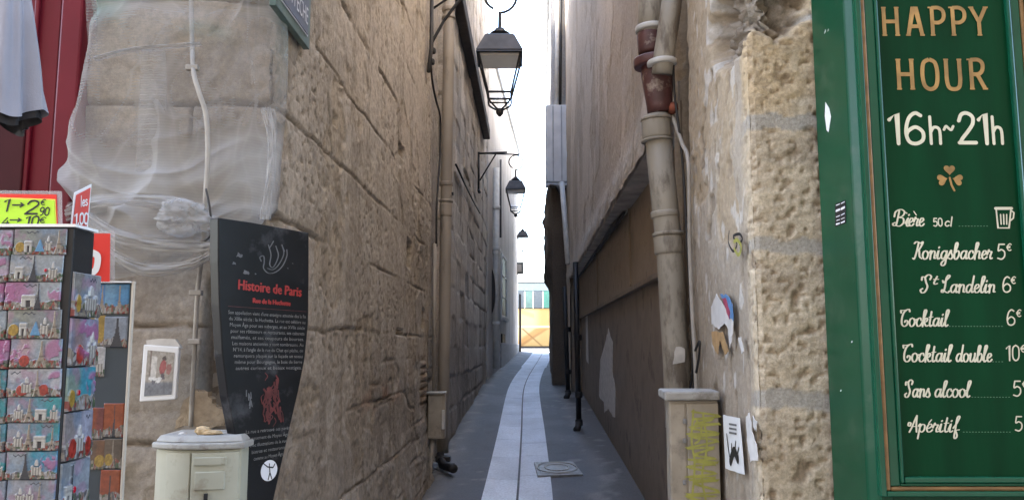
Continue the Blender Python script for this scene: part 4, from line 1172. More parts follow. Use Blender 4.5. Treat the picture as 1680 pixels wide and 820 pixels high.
SANS = {
 '0': ([('s', [(.25, 1), (.08, .85), (.04, .5), (.08, .15), (.25, 0), (.42, .15), (.46, .5), (.42, .85), (.25, 1)])], .56),
 '1': ([('l', [(.04, .78), (.24, .98), (.24, .0)])], .40),
 '2': ([('s', [(.04, .75), (.12, .95), (.28, 1.0), (.44, .88), (.44, .66), (.3, .42), (.12, .18), (.04, .03)]), ('l', [(.02, .03), (.50, .03)])], .58),
 '4': ([('l', [(.3, 1), (.02, .35), (.5, .35)]), ('l', [(.36, .6), (.36, .0)])], .56),
 '5': ([('l', [(.42, .97), (.12, .97)]), ('s', [(.12, .97), (.08, .55), (.25, .62), (.42, .48), (.42, .18), (.26, .0), (.05, .06)])], .54),
 '6': ([('s', [(.42, .92), (.28, 1.0), (.12, .82), (.04, .4), (.1, .08), (.27, 0), (.44, .12), (.45, .38), (.28, .54), (.1, .42), (.05, .3)])], .56),
 '9': ([('s', [(.42, .62), (.28, .48), (.08, .56), (.06, .84), (.22, 1.0), (.40, .9), (.44, .6), (.36, .2), (.18, .0)])], .54),
 'h': ([('l', [(.06, 1.0), (.06, 0)]), ('s', [(.06, .42), (.18, .60), (.34, .58), (.40, .42), (.40, .0)])], .54),
 '~': ([('s', [(.02, .45), (.12, .58), (.24, .50), (.36, .44), (.46, .58)])], .52),
 'c': ([('s', [(.36, .46), (.22, .54), (.06, .36), (.08, .1), (.22, .0), (.36, .08)])], .42),
 'l': ([('l', [(.10, 1.0), (.10, .0)])], .22),
 'e': ([('s', [(.06, .28), (.36, .3), (.32, .5), (.18, .55), (.05, .35), (.08, .1), (.22, .0), (.36, .08)])], .42),
 's': ([('s', [(.32, .48), (.16, .54), (.06, .42), (.2, .28), (.34, .14), (.2, .0), (.04, .06)])], .40),
 '€': ([('s', [(.46, .9), (.30, 1.0), (.12, .8), (.08, .5), (.12, .18), (.30, .0), (.46, .1)]), ('l', [(.0, .6), (.34, .6)]), ('l', [(.0, .42), (.32, .42)])], .52),
 ',': ([('l', [(.1, .08), (.04, -.14)])], .2),
 '.': ([('l', [(.08, .0), (.12, .04)])], .2),
 '>': ([('l', [(.0, .5), (.9, .5)]), ('l', [(.66, .66), (.92, .5), (.66, .34)])], 1.05),
}
def _sf(x, y, w=.085): return ('t', [(x - w, y), (x + w, y)])
SLAB = {
 'H': ([('l', [(.14, .02), (.14, .98)]), ('l', [(.60, .02), (.60, .98)]), ('l', [(.14, .5), (.60, .5)]), _sf(.14, .03), _sf(.14, .97), _sf(.60, .03), _sf(.60, .97)], .86),
 'A': ([('l', [(.12, .02), (.34, .98), (.42, .98), (.62, .02)]), ('l', [(.22, .33), (.53, .33)]), _sf(.12, .03), _sf(.62, .03)], .84),
 'P': ([('l', [(.16, .02), (.16, .96)]), ('s', [(.16, .96), (.40, .96), (.56, .84), (.56, .60), (.40, .46), (.16, .46)]), _sf(.16, .03), ('t', [(.02, .97), (.16, .97)])], .74),
 'Y': ([('l', [(.08, .98), (.34, .48)]), ('l', [(.60, .98), (.34, .48)]), ('l', [(.34, .48), (.34, .02)]), _sf(.08, .97, .09), _sf(.60, .97, .09), _sf(.34, .03)], .76),
 'O': ([('s', [(.36, .98), (.16, .86), (.10, .5), (.16, .14), (.36, .02), (.56, .14), (.62, .5), (.56, .86), (.36, .98)])], .80),
 'U': ([('s', [(.14, .98), (.14, .6), (.14, .3), (.20, .08), (.37, .02), (.54, .08), (.60, .3), (.60, .6), (.60, .98)]), _sf(.14, .97), _sf(.60, .97)], .84),
 'R': ([('l', [(.16, .02), (.16, .96)]), ('s', [(.16, .96), (.42, .96), (.56, .84), (.54, .62), (.40, .50), (.16, .50)]), ('l', [(.36, .5), (.60, .04)]), _sf(.16, .03), ('t', [(.52, .03), (.70, .03)]), ('t', [(.02, .97), (.16, .97)])], .80),
}
FONTS = {'script': SCRIPT, 'sans': SANS, 'slab': SLAB}

class Ribbon:
    """strokes laid on a plane as thin painted ribbons, each a hair above the one before"""
    def __init__(s, plane, lift): s.bm = bmesh.new(); s.pl = plane; s.l = lift
    def stroke(s, pts, w, taper=False, ends=True):
        pts = [np.array(p, float) for p in pts]
        n = len(pts)
        if n < 2: return
        L, R = [], []
        for i in range(n):
            t = pts[min(i + 1, n - 1)] - pts[max(i - 1, 0)]
            t = t / (np.linalg.norm(t) + 1e-9)
            nn = np.array([-t[1], t[0]])
            ww = w / 2
            if taper: ww *= 0.55 + 0.75 * abs(t[1])
            li = s.l + 0.0006 * i / n
            # mitre sharp bends
            if 0 < i < n - 1:
                t1 = pts[i] - pts[i - 1]; t2 = pts[i + 1] - pts[i]
                cs = np.dot(t1, t2) / (np.linalg.norm(t1) * np.linalg.norm(t2) + 1e-9)
                ww *= min(1.5, 1 / max(0.4, math.sqrt(max(0.05, (1 + cs) / 2))))
            L.append(s.bm.verts.new(s.pl.pt(*(pts[i] + nn * ww), li))); R.append(s.bm.verts.new(s.pl.pt(*(pts[i] - nn * ww), li)))
        for i in range(n - 1): s.bm.faces.new((R[i], R[i + 1], L[i + 1], L[i]))
        # round ends
        for i, sg in (((0, -1), (n - 1, 1)) if ends else ()):
            t = pts[min(i + 1, n - 1)] - pts[max(i - 1, 0)]; t = t / (np.linalg.norm(t) + 1e-9); nn = np.array([-t[1], t[0]])
            ww = w / 2 * ((0.55 + 0.75 * abs(t[1])) if taper else 1)
            fan = [s.bm.verts.new(s.pl.pt(*(pts[i] + nn * ww * math.cos(a) + t * sg * ww * math.sin(a)), s.l + (0.0006 if sg > 0 else -0.0001))) for a in np.linspace(0, math.pi, 7)]
            try: s.bm.faces.new(fan if sg < 0 else fan[::-1])
            except Exception: pass
        s.l += 0.00012
    def done(s, name, m, parent):
        for f in s.bm.faces: f.normal_update()
        for f in s.bm.faces:
            if f.normal.dot(s.pl.n) < 0: f.normal_flip()
        return bm_obj(name, s.bm, m, parent, recalc=False)

def stroke_word(plane, text, px0, px1, base, top, font, m, parent, name='lettering', weight=0.1, slant=0.0, lift=0.002, flat_ends=True, base1=None):
    F = FONTS[font]
    a0 = np.array(plane.loc(px0, base)); a1 = np.array(plane.loc(px1, base if base1 is None else base1)); t0 = np.array(plane.loc(px0, top))
    H = t0[1] - a0[1]
    adv = sum(F[c][1] if c in F else 0.3 for c in text)
    ux = (a1 - a0) / adv
    rb = Ribbon(plane, lift)
    x = 0.0
    for c in text:
        if c not in F: x += 0.3; continue
        for kind, pts in F[c][0]:
            pp = [(x + p[0] + slant * p[1], p[1]) for p in pts]
            if kind == 's': pp = catmull(pp, 7)
            elif kind in 'lt':
                pp = [np.array(p, float) for p in pp]
            q = [a0 + ux * p[0] + np.array([0, H * p[1]]) for p in pp]
            rb.stroke(q, H * weight * (0.42 if kind == 't' else 1.0), taper=(font == 'script'), ends=(font != 'slab'))
        x += F[c][1]
    return rb.done(name, m, parent)

# built-in font text as mesh on a plane, stretched into a pixel box
_fc = bpy.data.curves.new('t', 'FONT'); _fo = bpy.data.objects.new('t', _fc); COL.objects.link(_fo)
def font_mesh(text):
    _fc.body = text; _fc.size = 1.0; _fc.resolution_u = 2
    dg = bpy.context.evaluated_depsgraph_get(); dg.update()
    me = bpy.data.meshes.new_from_object(_fo.evaluated_get(dg))
    v = np.zeros(len(me.vertices) * 3); me.vertices.foreach_get('co', v); v = v.reshape(-1, 3)
    f = [list(p.vertices) for p in me.polygons]
    bpy.data.meshes.remove(me)
    return v, f
def font_word(plane, text, c0, c1, h, m, parent, name='lettering', lift=0.0015, bold=0.0, cap=0.73):
    """c0, c1: local (x, y) of both ends of the baseline; h: height of a capital"""
    v, f = font_mesh(text)
    if not len(v): return None
    x0, x1 = v[:, 0].min(), v[:, 0].max()
    c0 = np.array(c0); c1 = np.array(c1)
    V = []
    for p in v:
        q = c0 + (c1 - c0) * ((p[0] - x0) / (x1 - x0)) + np.array([0, 1.0]) * p[1] / cap * h
        V.append(plane.pt(q[0], q[1], lift))
    me = bpy.data.meshes.new(name); me.from_pydata([tuple(p) for p in V], [], f); me.update()
    return link(name, me, m, parent)

# ================================================================== BLACK OAR-SHAPED HISTORY SIGN
dl, dr = 2.85, 3.20
A = at(360, 400, dl); B = at(507, 400, dr)
SG = Plane((A.x, A.y, 0), (B.x - A.x, B.y - A.y, 0))
sg = empty('history_sign', SG.pt(0.2, 0, -0.02), 'black oar shaped information sign with red title and grey paragraphs by the corner', 'sign')
outline = [(358, 357), (420, 366), (507, 382), (507, 450), (506, 530), (500, 590), (490, 640), (476, 700), (460, 770), (449, 820), (440, 870), (436, 1000), (420, 1000), (414, 900), (403, 800), (388, 720), (374, 650), (365, 580), (360, 500), (358, 430)]
plate('panel', SG, [SG.loc(*p) for p in outline], -0.05, 0.05, M['sign_black'], sg, bevel=0.004)
def sgw(t, x0, y0, x1, y1, hpx, m, **k):
    c0 = SG.loc(x0, y0); c1 = SG.loc(x1, y1); hh = SG.loc(x0, y0 - hpx)[1] - c0[1]
    return font_word(SG, t, c0, c1, hh, m, sg, **k)
def bold(t, x0, y0, x1, y1, hpx, m, name):
    # thickened by an overlaid shifted copy joined in depth
    a_ = sgw(t, x0, y0, x1, y1, hpx, m, name=name)
    b_ = sgw(t, x0 + 1.3, y0, x1 + 1.3, y1, hpx, m, name='temp', lift=0.0019)
    c_ = sgw(t, x0 + 0.6, y0 + 0.8, x1 + 0.6, y1 + 0.8, hpx, m, name='temp', lift=0.0023)
    bm = bmesh.new()
    for o in (a_, b_, c_): bm.from_mesh(o.data)
    for o in (b_, c_):
        d = o.data; bpy.data.objects.remove(o); bpy.data.meshes.remove(d)
    bm.to_mesh(a_.data); bm.free()
bold('Histoire de Paris', 390, 474, 493, 486, 17, M['sign_red'], 'title_lettering')
bold('Rue de la Huchette', 414, 496, 475, 501, 8, M['sign_red'], 'subtitle_lettering')
r = Ribbon(SG, 0.0015); r.stroke([SG.loc(374, 502), SG.loc(502, 511)], 0.0016); r.done('title_rule', M['sign_dred'], sg)
para = ["Son appellation vient d'une enseigne attestée dès la fin", "du XIIIe siècle : la Huchette. La rue est célèbre au", "Moyen Âge pour ses auberges, et au XVIIe siècle", "pour ses rôtisseurs et restaurants, ses cabarets", "malfamés, et ses coupeurs de bourses.", "Les maisons anciennes y sont nombreuses. Au", "N°14, à l'angle de la rue du Chat qui pêche, on", "remarquera plaqué sur la façade un sceau",  "même pour Bourgogne, le bois de lierre", "autres curieux et beaux vestiges."]
for i, t in enumerate(para):
    y0 = 514.5 + i * 10.2; y1 = 522 + i * 9.25
    x0 = 374 + i * 1.35; x1 = 501 - i * 0.75
    sgw(t, x0, y0, x1, y1, 6.2, M['sign_grey'], name='paragraph_line')
tail = ["La rue a retrouvé ses pavés", "évoquement du Moyen Âge", "avec illustrations de la rue", "bistros et restaurants", "comme au Moyen Âge."]
for i, t in enumerate(tail):
    y0 = 711 + i * 11; y1 = 703.5 + i * 10.6
    sgw(t, 403 + i * 3.2, y0, 475 - i * 2.6, y1, 6.0, M['sign_grey'], name='paragraph_line')
# ship emblem
r = Ribbon(SG, 0.0015)
for st in ([(428, 428), (426, 422), (432, 420), (433, 430), (432, 440), (440, 448), (452, 446), (463, 436), (470, 420), (470, 410)], [(438, 440), (448, 442), (458, 432), (465, 416), (462, 402)], [(440, 402), (444, 418), (442, 434), (448, 438), (456, 420), (452, 404)], [(462, 402), (466, 412)], [(448, 396), (442, 406)]):
    r.stroke(catmull([SG.loc(*p) for p in st], 6), 0.0045, taper=True)
r.done('ship_emblem', M['sign_dgrey'], sg)
r = Ribbon(SG, 0.0012)
rnd = random.Random(2)
for (cx_, cy_, sx, sy, n_) in ((437, 640, 9, 18, 16), (452, 632, 7, 20, 14), (440, 675, 8, 16, 10), (456, 672, 5, 14, 7)):
    r = Ribbon(SG, 0.0012 + 0.003 * (n_ % 5) / 20)
    for i in range(n_):
        x = cx_ + rnd.gauss(0, sx * 0.45); y = cy_ + rnd.gauss(0, sy * 0.5)
        r.stroke(catmull([SG.loc(x, y), SG.loc(x + rnd.uniform(-4, 4), y + rnd.uniform(3, 8)), SG.loc(x + rnd.uniform(-3, 3), y + rnd.uniform(10, 18))], 5), rnd.uniform(.003, .008), taper=True)
    r.done('red_figure', M['sign_dred'], sg)
r = Ribbon(SG, 0.0012)
for i in range(7):
    x = 409 + rnd.uniform(-6, 4); y = 640 + rnd.uniform(0, 26)
    r.stroke([SG.loc(x, y), SG.loc(x + rnd.uniform(-3, 3), y + 9)], 0.005)
r.done('grey_figure', M['sign_dgrey'], sg)
c = SG.loc(441, 771); rr = abs(SG.loc(441, 771 - 17)[1] - c[1])
plate('round_emblem', SG, [(c[0] + rr * math.cos(a), c[1] + rr * math.sin(a)) for a in np.linspace(0, 2 * math.pi, 40)[:-1]], 0.001, 0.001, M['white_enamel'], sg)
r = Ribbon(SG, 0.003)
for st in ([(441, 764), (442, 774), (439, 786)], [(442, 774), (445, 785)], [(432, 760), (438, 765), (447, 766), (450, 760)], [(441, 760), (441, 763)]): r.stroke([SG.loc(*p) for p in st], 0.004)
r.done('emblem_figure', M['ink'], sg)
for (x, y, s_) in ((404, 446, .012), (393, 418, .014), (384, 432, .008), (419, 449, .004), (480, 432, .003), (472, 440, .003)):
    c = SG.loc(x, y); plate('scuff', SG, ragged([(c[0] - s_, c[1] - s_ * .5), (c[0] + s_, c[1] - s_ * .6), (c[0] + s_ * .9, c[1] + s_ * .2), (c[0] - s_ * .7, c[1] + s_ * .6)], s_ * .25, 3, int(x)), 0.0005, 0.0008, M['sign_dgrey'], sg)

# ================================================================== STREET NAME PLATE ON THE LEFT LANE WALL
SP = Plane(LEFT.pt(0, 0, 0.045), LEFT.u)
bl = SP.loc(453, 14); br = SP.loc(508, 78)
sx0, sx1, sz0 = bl[0], br[0], (bl[1] + br[1]) / 2
sz1 = sz0 + 0.50
spn = empty('street_name_plate', SP.pt((sx0 + sx1) / 2, sz0, 0), 'blue enamel street name plate with green border high on the left lane wall', 'street sign')
plate('border', SP, [(sx0, sz0), (sx1, sz0), (sx1, sz1), (sx0, sz1)], -0.03, 0.03, M['plate_green'], spn, bevel=0.003)
g = 0.045
plate('white_line', SP, [(sx0 + g, sz0 + g), (sx1 - g, sz0 + g), (sx1 - g, sz1 - g), (sx0 + g, sz1 - g)], 0.001, 0.002, M['plate_white'], spn)
g = 0.053
plate('field', SP, [(sx0 + g, sz0 + g), (sx1 - g, sz0 + g), (sx1 - g, sz1 - g), (sx0 + g, sz1 - g)], 0.004, 0.002, M['plate_blue'], spn)
wd = sx1 - sx0
for t, x0_, x1_, zb, hh in (('QUI PÊCHE', .13, .87, .095, .085), ('DU CHAT', .2, .80, .225, .085), ('RUE', .36, .64, .35, .07)):
    font_word(SP, t, (sx0 + wd * x0_, sz0 + zb), (sx0 + wd * x1_, sz0 + zb), hh, M['plate_white'], spn, lift=0.0075)

# ================================================================== PUB SHOPFRONT AND MENU BOARD (right)
YF = 2.70
xe = at(1337, 60, R_CORNER - 0.05).x
pub = empty('pub_shopfront', (xe + 0.5, 2.9, 0), 'glossy dark green wooden pub front beside the rough stone corner', 'shopfront')
bm = bmesh.new(); prism(bm, [(xe, R_CORNER - 0.02), (xe, YF + 0.035), (xe + 0.03, YF), (xe + 0.07, YF), (xe + 0.07, R_CORNER - 0.02)], -0.02, 4.2)
bm_obj('pilaster', bm, M['green_side'], pub, bevel=0.008)
bm = bmesh.new(); box(bm, (xe + 1.27, YF + 0.165, 2.1), (2.396, 0.30, 4.2)); bm_obj('front_panel', bm, M['green_paint'], pub, bevel=0.004)
# white paint chip and small sticker on the pilaster side
PS = Plane((xe, R_CORNER, 0), (0, -1, 0))
plate('paint_chip', PS, [PS.loc(*p) for p in ((1355, 168), (1361, 178), (1364, 192), (1360, 217), (1357, 214), (1354, 190))], 0.001, 0.001, M['white'], pub)
for (x, y, s_) in ((1354, 52, .006), (1359, 50, .004), (1380, 640, .004), (1398, 560, .004)):
    c = PS.loc(x, y); plate('paint_chip', PS, ragged([(c[0] - s_, c[1] - s_), (c[0] + s_, c[1] - s_ * .6), (c[0] + s_, c[1] + s_)], s_ * .2, 2, int(x)), 0.001, 0.001, M['white'], pub)
st = empty('sticker', PS.hit(1380, 350), 'small black sticker with white print stuck on the green pilaster side', 'sticker')
plate('backing', PS, [PS.loc(*p) for p in ((1371, 372), (1389, 366), (1388, 328), (1371, 335))], 0.0012, 0.0008, M['ink'], st)
for (y0, y1, w) in ((337, 331, 2), (346, 340, 5), (356, 350, 2), (362, 357, 1.5), (368, 363, 3)):
    r = Ribbon(PS, 0.0026); r.stroke([PS.loc(1373, y0), PS.loc(1379, (y0 + y1) / 2 + .6)], w * 0.0021 * .8); r.stroke([PS.loc(1381, (y0 + y1) / 2), PS.loc(1387, y1)], w * 0.0021 * .8); r.done('print_line', M['white_enamel'], st)

MB = Plane((xe, YF + 0.012, 0), (1, 0, 0))
menu = empty('menu_board', MB.hit(1550, 800), 'green menu board with gilt frame listing happy hour prices in cream lettering', 'menu board')
XL0, XR0 = MB.loc(1404, 20)[0], MB.loc(1404, 20)[0] + MB.loc(1680, 20)[0] - MB.loc(1404, 20)[0]
# frame steps measured at the top left and at the bottom edge
def vx(px, py): return MB.loc(px, py)[0]
ZB = lambda py: MB.loc(1560, py)[1]
xo, xg0, xg1, xm1, xp = vx(1402, 100), vx(1411.5, 100), vx(1418.5, 100), vx(1434, 100), vx(1440, 100)
xpr = vx(1652, 100); R_ = lambda x: xp + xpr - x
zo, zg1, zm1, zp = ZB(812), ZB(803), ZB(791), ZB(780)
ztop = 3.35
def frame(name, x0, x1, z0, z1, l0, l1, m, bev):
    # U shaped moulding: left stile, right stile, bottom rail, top rail butted
    root = None
    bm = bmesh.new()
    pbox(bm, MB, x0, x1, z0, ztop, l0, l1)
    pbox(bm, MB, R_(x1), R_(x0), z0, ztop, l0, l1)
    pbox(bm, MB, x1 + .0005, R_(x1) - .0005, z0, z1, l0, l1)
    pbox(bm, MB, x1 + .0005, R_(x1) - .0005, ztop - (z1 - z0), ztop, l0, l1)
    return bm_obj(name, bm, m, menu, bevel=bev)
frame('outer_frame', xo, xg0 - .0005, zo, zg1, -0.01, 0.030, M['green_edge'], 0.004)
frame('gilt_frame', xg0, xg1, zg1 + .0003, zg1 + .014, -0.01, 0.024, M['gold'], 0.005)
frame('inner_frame', xg1 + .0005, xm1, zg1 + .0145, zm1, -0.01, 0.020, M['green_edge'], 0.006)
frame('bead', xm1 + .0005, xp, zm1 + .0005, zp, -0.01, 0.026, M['green_edge'], 0.006)
bm = bmesh.new(); pbox(bm, MB, xp - .002, R_(xp) + .002, zp - .002, ztop - .03, -0.008, 0.006); bm_obj('panel', bm, M['green_panel'], menu)
TP = Plane(MB.pt(0, 0, 0.006), MB.u)
def mw(text, px0, px1, base, top, font, m, weight, slant=0.0, name='lettering', **k):
    return stroke_word(TP, text, px0, px1, base, top, font, M[m], menu, name, weight, slant, lift=0.0012, **k)
mw('HAPPY', 1445, 1626, 60, 12, 'slab', 'gold_ink', 0.125, name='title_lettering')
mw('HOUR', 1469, 1625, 148, 97, 'slab', 'gold_ink', 0.125, name='title_lettering')
mw('16', 1458, 1522, 236, 186, 'sans', 'cream_ink', 0.118, name='hours_lettering')
mw('h', 1525, 1549, 236, 192, 'sans', 'cream_ink', 0.11, name='hours_lettering')
mw('~', 1549, 1567, 232, 190, 'sans', 'cream_ink', 0.10, name='hours_lettering')
mw('21', 1573, 1628, 236, 186, 'sans', 'cream_ink', 0.118, name='hours_lettering')
mw('h', 1628, 1650, 236, 192, 'sans', 'cream_ink', 0.11, name='hours_lettering')
SL = 0.16
def price(t, x0, x1, base, top, ex):
    mw(t, x0, x1, base, top, 'sans', 'cream_ink', 0.092, 0.06, 'price_lettering')
    mw('€', ex, ex + 8, top + 11, top + 0, 'sans', 'cream_ink', 0.16, 0.1, 'price_lettering')
mw('Bi', 1464, 1492, 371, 345, 'script', 'cream_ink', 0.088, SL, 'item_lettering')
mw('ere', 1489, 1515, 371, 345, 'script', 'cream_ink', 0.088, SL, 'item_lettering')
r = Ribbon(TP, 0.0012); r.stroke([TP.loc(1499, 347), TP.loc(1503, 353)], 0.0035); r.done('accent_mark', M['cream_ink'], menu); r = Ribbon(TP, 0.0012); r.stroke([TP.loc(1486, 349), TP.loc(1487.5, 350)], 0.004); r.done('accent_mark', M['cream_ink'], menu)
mw('50', 1531, 1547, 371, 358, 'sans', 'cream_ink', 0.15, name='item_lettering')
mw('cl', 1549, 1562, 371, 356, 'sans', 'cream_ink', 0.14, 0.15, name='item_lettering')
mw('Konigsbacher', 1497, 1626, 425, 398, 'script', 'cream_ink', 0.088, SL, 'item_lettering')
price('5', 1635, 1651, 425, 400, 1651)
mw('S', 1508, 1525, 480, 452, 'script', 'cream_ink', 0.088, SL, 'item_lettering')
mw('t', 1528, 1537, 466, 452, 'script', 'cream_ink', 0.17, SL, 'item_lettering')
mw('Landelin', 1543, 1632, 480, 453, 'script', 'cream_ink', 0.088, SL, 'item_lettering')
price('6', 1644, 1660, 479, 454, 1658)
mw('Cocktail', 1475, 1554, 535, 508, 'script', 'cream_ink', 0.088, SL, 'item_lettering')
price('6', 1651, 1667, 533, 508, 1667)
mw('Cocktail', 1479, 1559, 593, 565, 'script', 'cream_ink', 0.088, SL, 'item_lettering')
mw('double', 1567, 1626, 593, 566, 'script', 'cream_ink', 0.088, SL, 'item_lettering')
price('10', 1650, 1674, 591, 566, 1674)
mw('Sans', 1483, 1525, 651, 624, 'script', 'cream_ink', 0.088, SL, 'item_lettering')
mw('alcool', 1532, 1590, 651, 624, 'script', 'cream_ink', 0.088, SL, 'item_lettering')
price('5', 1661, 1677, 649, 624, 1677)
mw('Aperitif', 1488, 1572, 708, 682, 'script', 'cream_ink', 0.088, SL, 'item_lettering')
r = Ribbon(TP, 0.0012); r.stroke([TP.loc(1528, 688), TP.loc(1523, 694)], 0.0035); r.done('accent_mark', M['cream_ink'], menu)
price('5', 1664, 1679, 706, 682, 1681)
M['dim_ink'] = mat('faint_dot_leader', (0.10, 0.22, 0.13), 0.5)
for x0, x1, y in ((1573, 1622, 371), (1557, 1643, 535), (1628, 1645, 593), (1594, 1656, 651), (1580, 1658, 708)):
    r = Ribbon(TP, 0.0012)
    x = x0
    while x < x1: r.stroke([TP.loc(x, y), TP.loc(x + 1.6, y)], 0.0022); x += 5
    r.done('dot_leader', M['dim_ink'], menu)
# clover and beer mug
cl = TP.loc(1558, 292); k = TP.loc(1568, 292)[0] - cl[0]
r = Ribbon(TP, 0.0012)
def leaf(cx_, cy_, ang):
    pts = []
    for a in np.linspace(0, 2 * math.pi, 30)[:-1]:
        x = 1.05 * math.sin(a) ** 3 if False else math.sin(a) * (0.95)
        y = (13 * math.cos(a) - 5 * math.cos(2 * a) - 2 * math.cos(3 * a) - math.cos(4 * a)) / 16 + 0.35
        x = (16 * math.sin(a) ** 3) / 16
        ca, sa = math.cos(ang), math.sin(ang)
        pts.append((cl[0] + k * (cx_ + 0.92 * (x * ca - y * sa)), cl[1] + k * (cy_ + 0.92 * (x * sa + y * ca))))
    return pts
for (cx_, cy_, an) in ((0, 1.05, 0), (-1.0, -0.25, math.pi / 2 + .25), (1.0, -0.25, -math.pi / 2 - .25)):
    plate('clover_leaf', TP, leaf(cx_, cy_, an), 0.001 + 0.0004 * (cx_ + 1), 0.0008, M['gold_ink'], menu)
r.stroke([(cl[0], cl[1]), (cl[0] + k * .2, cl[1] - k * 1.2), (cl[0] + k * .6, cl[1] - k * 2.1)], k * 0.35); r.done('clover_stem', M['gold_ink'], menu)
r = Ribbon(TP, 0.0012)
for st_, w in (([(1633, 342), (1659, 342)], .010), ([(1634, 344), (1637, 374), (1655, 374), (1658, 344)], .005), ([(1659, 346), (1663, 349), (1662, 358), (1657, 362)], .005), ([(1641, 352), (1642, 368)], .0045), ([(1646, 352), (1646.5, 368)], .0045), ([(1651, 352), (1651, 368)], .0045)):
    r.stroke([TP.loc(*p) for p in st_], w)
r.done('beer_mug', M['cream_ink'], menu)

# ================================================================== RIGHT: STACK PIPE, CABLES, CABINET, POSTERS
def vpipe(name, pts, r, m, parent, seg=20):
    return tube_obj(name, [Vector(p) for p in pts], r, M[m], parent, seg)
def collar(name, p, axis, r, h, m, parent, bev=0.004, r2=None):
    a = Vector(p) - axis.normalized() * h / 2; b = Vector(p) + axis.normalized() * h / 2
    bm = bmesh.new(); tube(bm, [a, a + (b - a) * 0.15, a + (b - a) * 0.85, b], [r * 0.96, r, r if r2 is None else r2, (r if r2 is None else r2) * 0.96], 22)
    return bm_obj(name, bm, M[m], parent, True)
YD = 4.40
stk = empty('drain_stack', at(1112, 660, YD), 'thick beige drain stack with oxide red branch fitting on the right wall', 'drainpipe')
ax = at(1078, 200, YD) - at(1112, 640, YD)
low = [at(1114, 700, YD), at(1110, 600, YD), at(1099, 420, YD), at(1090, 330, YD), at(1076, 190, YD)]
vpipe('lower_pipe', low, 0.074, 'pipe_grey', stk)
for y, xx, hh, rr_ in ((213, 1077, 0.115, 0.083), (352, 1091, 0.035, 0.080), (384, 1096, 0.018, 0.088), (402, 1097, 0.10, 0.082)):
    collar('collar', at(xx, y, YD), ax, rr_, hh, 'pipe_grey', stk)
collar('collar_lip', at(1076.5, 196, YD), ax, 0.089, 0.018, 'pipe_grey', stk)
collar('collar_lip', at(1077.5, 231, YD), ax, 0.089, 0.014, 'pipe_grey', stk)
collar('red_branch', at(1080, 148, YD), ax, 0.073, 0.27, 'pipe_rust', stk, r2=0.092)
collar('red_branch_hub', at(1073, 103, YD), ax, 0.117, 0.05, 'pipe_rust', stk)
collar('red_neck', at(1068, 72, YD + 0.04), ax, 0.078, 0.13, 'pipe_rust', stk)
vpipe('upper_pipe', [at(1067, 62, YD + 0.04), at(1068, 20, YD + 0.04), at(1070, -80, YD + 0.04)], 0.076, 'pipe_grey', stk)
collar('collar_lip', at(1067, 48, YD + 0.04), ax, 0.088, 0.03, 'pipe_white', stk)
vpipe('side_pipe', [at(1086, 122, YD - 0.10), at(1088, 100, YD - 0.11), at(1097, 40, YD - 0.12), at(1111, -60, YD - 0.13)], 0.058, 'pipe_grey', stk)
collar('white_lip', at(1086, 104, YD - 0.10), ax, 0.083, 0.028, 'pipe_white', stk)
# pale spots and torn label on the stack
SPL = Plane(at(1105, 560, YD - 0.078), (1, 0, 0))
rnd = random.Random(9)
tag(plate('torn_label', SPL, ragged([SPL.loc(*p) for p in ((1104, 596), (1122, 594), (1124, 571), (1108, 568))], 0.004, 3, 4), 0.004, 0.002, M['paper_grey']), 'torn grey label on the lower beige stack pipe', 'label')

# cables right of the stack
def rwall(px, py, off): 
    p = RIGHT.hit(px, py); return p + RIGHT.n * off
cb1 = [rwall(1118, 190, .05), rwall(1128, 235, .03), rwall(1139, 270, .03), rwall(1141, 400, .03), rwall(1146, 520, .03), rwall(1150, 580, .03), rwall(1153, 650, .03)]
tag(tube_obj('wall_cable', [Vector(p) for p in catmull(cb1, 8)], 0.011, M['cable_grey']), 'grey cable strapped down the plaster just right of the drain stack', 'cable')
cb2 = [rwall(1104, -20, .05), rwall(1118, 70, .05), rwall(1121, 150, .05), rwall(1127, 260, .025), rwall(1135, 420, .02), rwall(1143, 590, .02), rwall(1138, 640, .02)]
tag(tube_obj('wall_cable', [Vector(p) for p in catmull(cb2, 8)], 0.007, M['cable']), 'thin black cable running the full height behind the drain stack', 'cable')
cb3 = [rwall(1150, 575, .03), rwall(1158, 560, .03), rwall(1156, 590, .03), rwall(1148, 630, .03), rwall(1147, 650, .03)]
tag(tube_obj('cable_tail', [Vector(p) for p in catmull(cb3, 8)], 0.006, M['cable']), 'loose looped cable tail just above the graffitied cabinet', 'cable')
# old rag and red rag remnant near stack top
bm = bmesh.new()
q0 = rwall(1118, 178, .05)
bmesh.ops.create_icosphere(bm, subdivisions=3, radius=1)
for v in bm.verts:
    p = v.co; kk = 0.8 + 0.4 * float(fbm(np.array([p.x * 3 + 5]), np.array([p.y * 3 + p.z * 3]), 31, 3)[0])
    v.co = q0 + Vector((p.x * .03 * kk, p.y * .06 * kk, p.z * .035 * kk))
tag(bm_obj('valve', bm, mat('old_orange_paint', (0.26, 0.075, 0.04), 0.7, var=0.4, scale=30), None, True), 'small rusty orange valve beside the red drain fitting', 'valve')

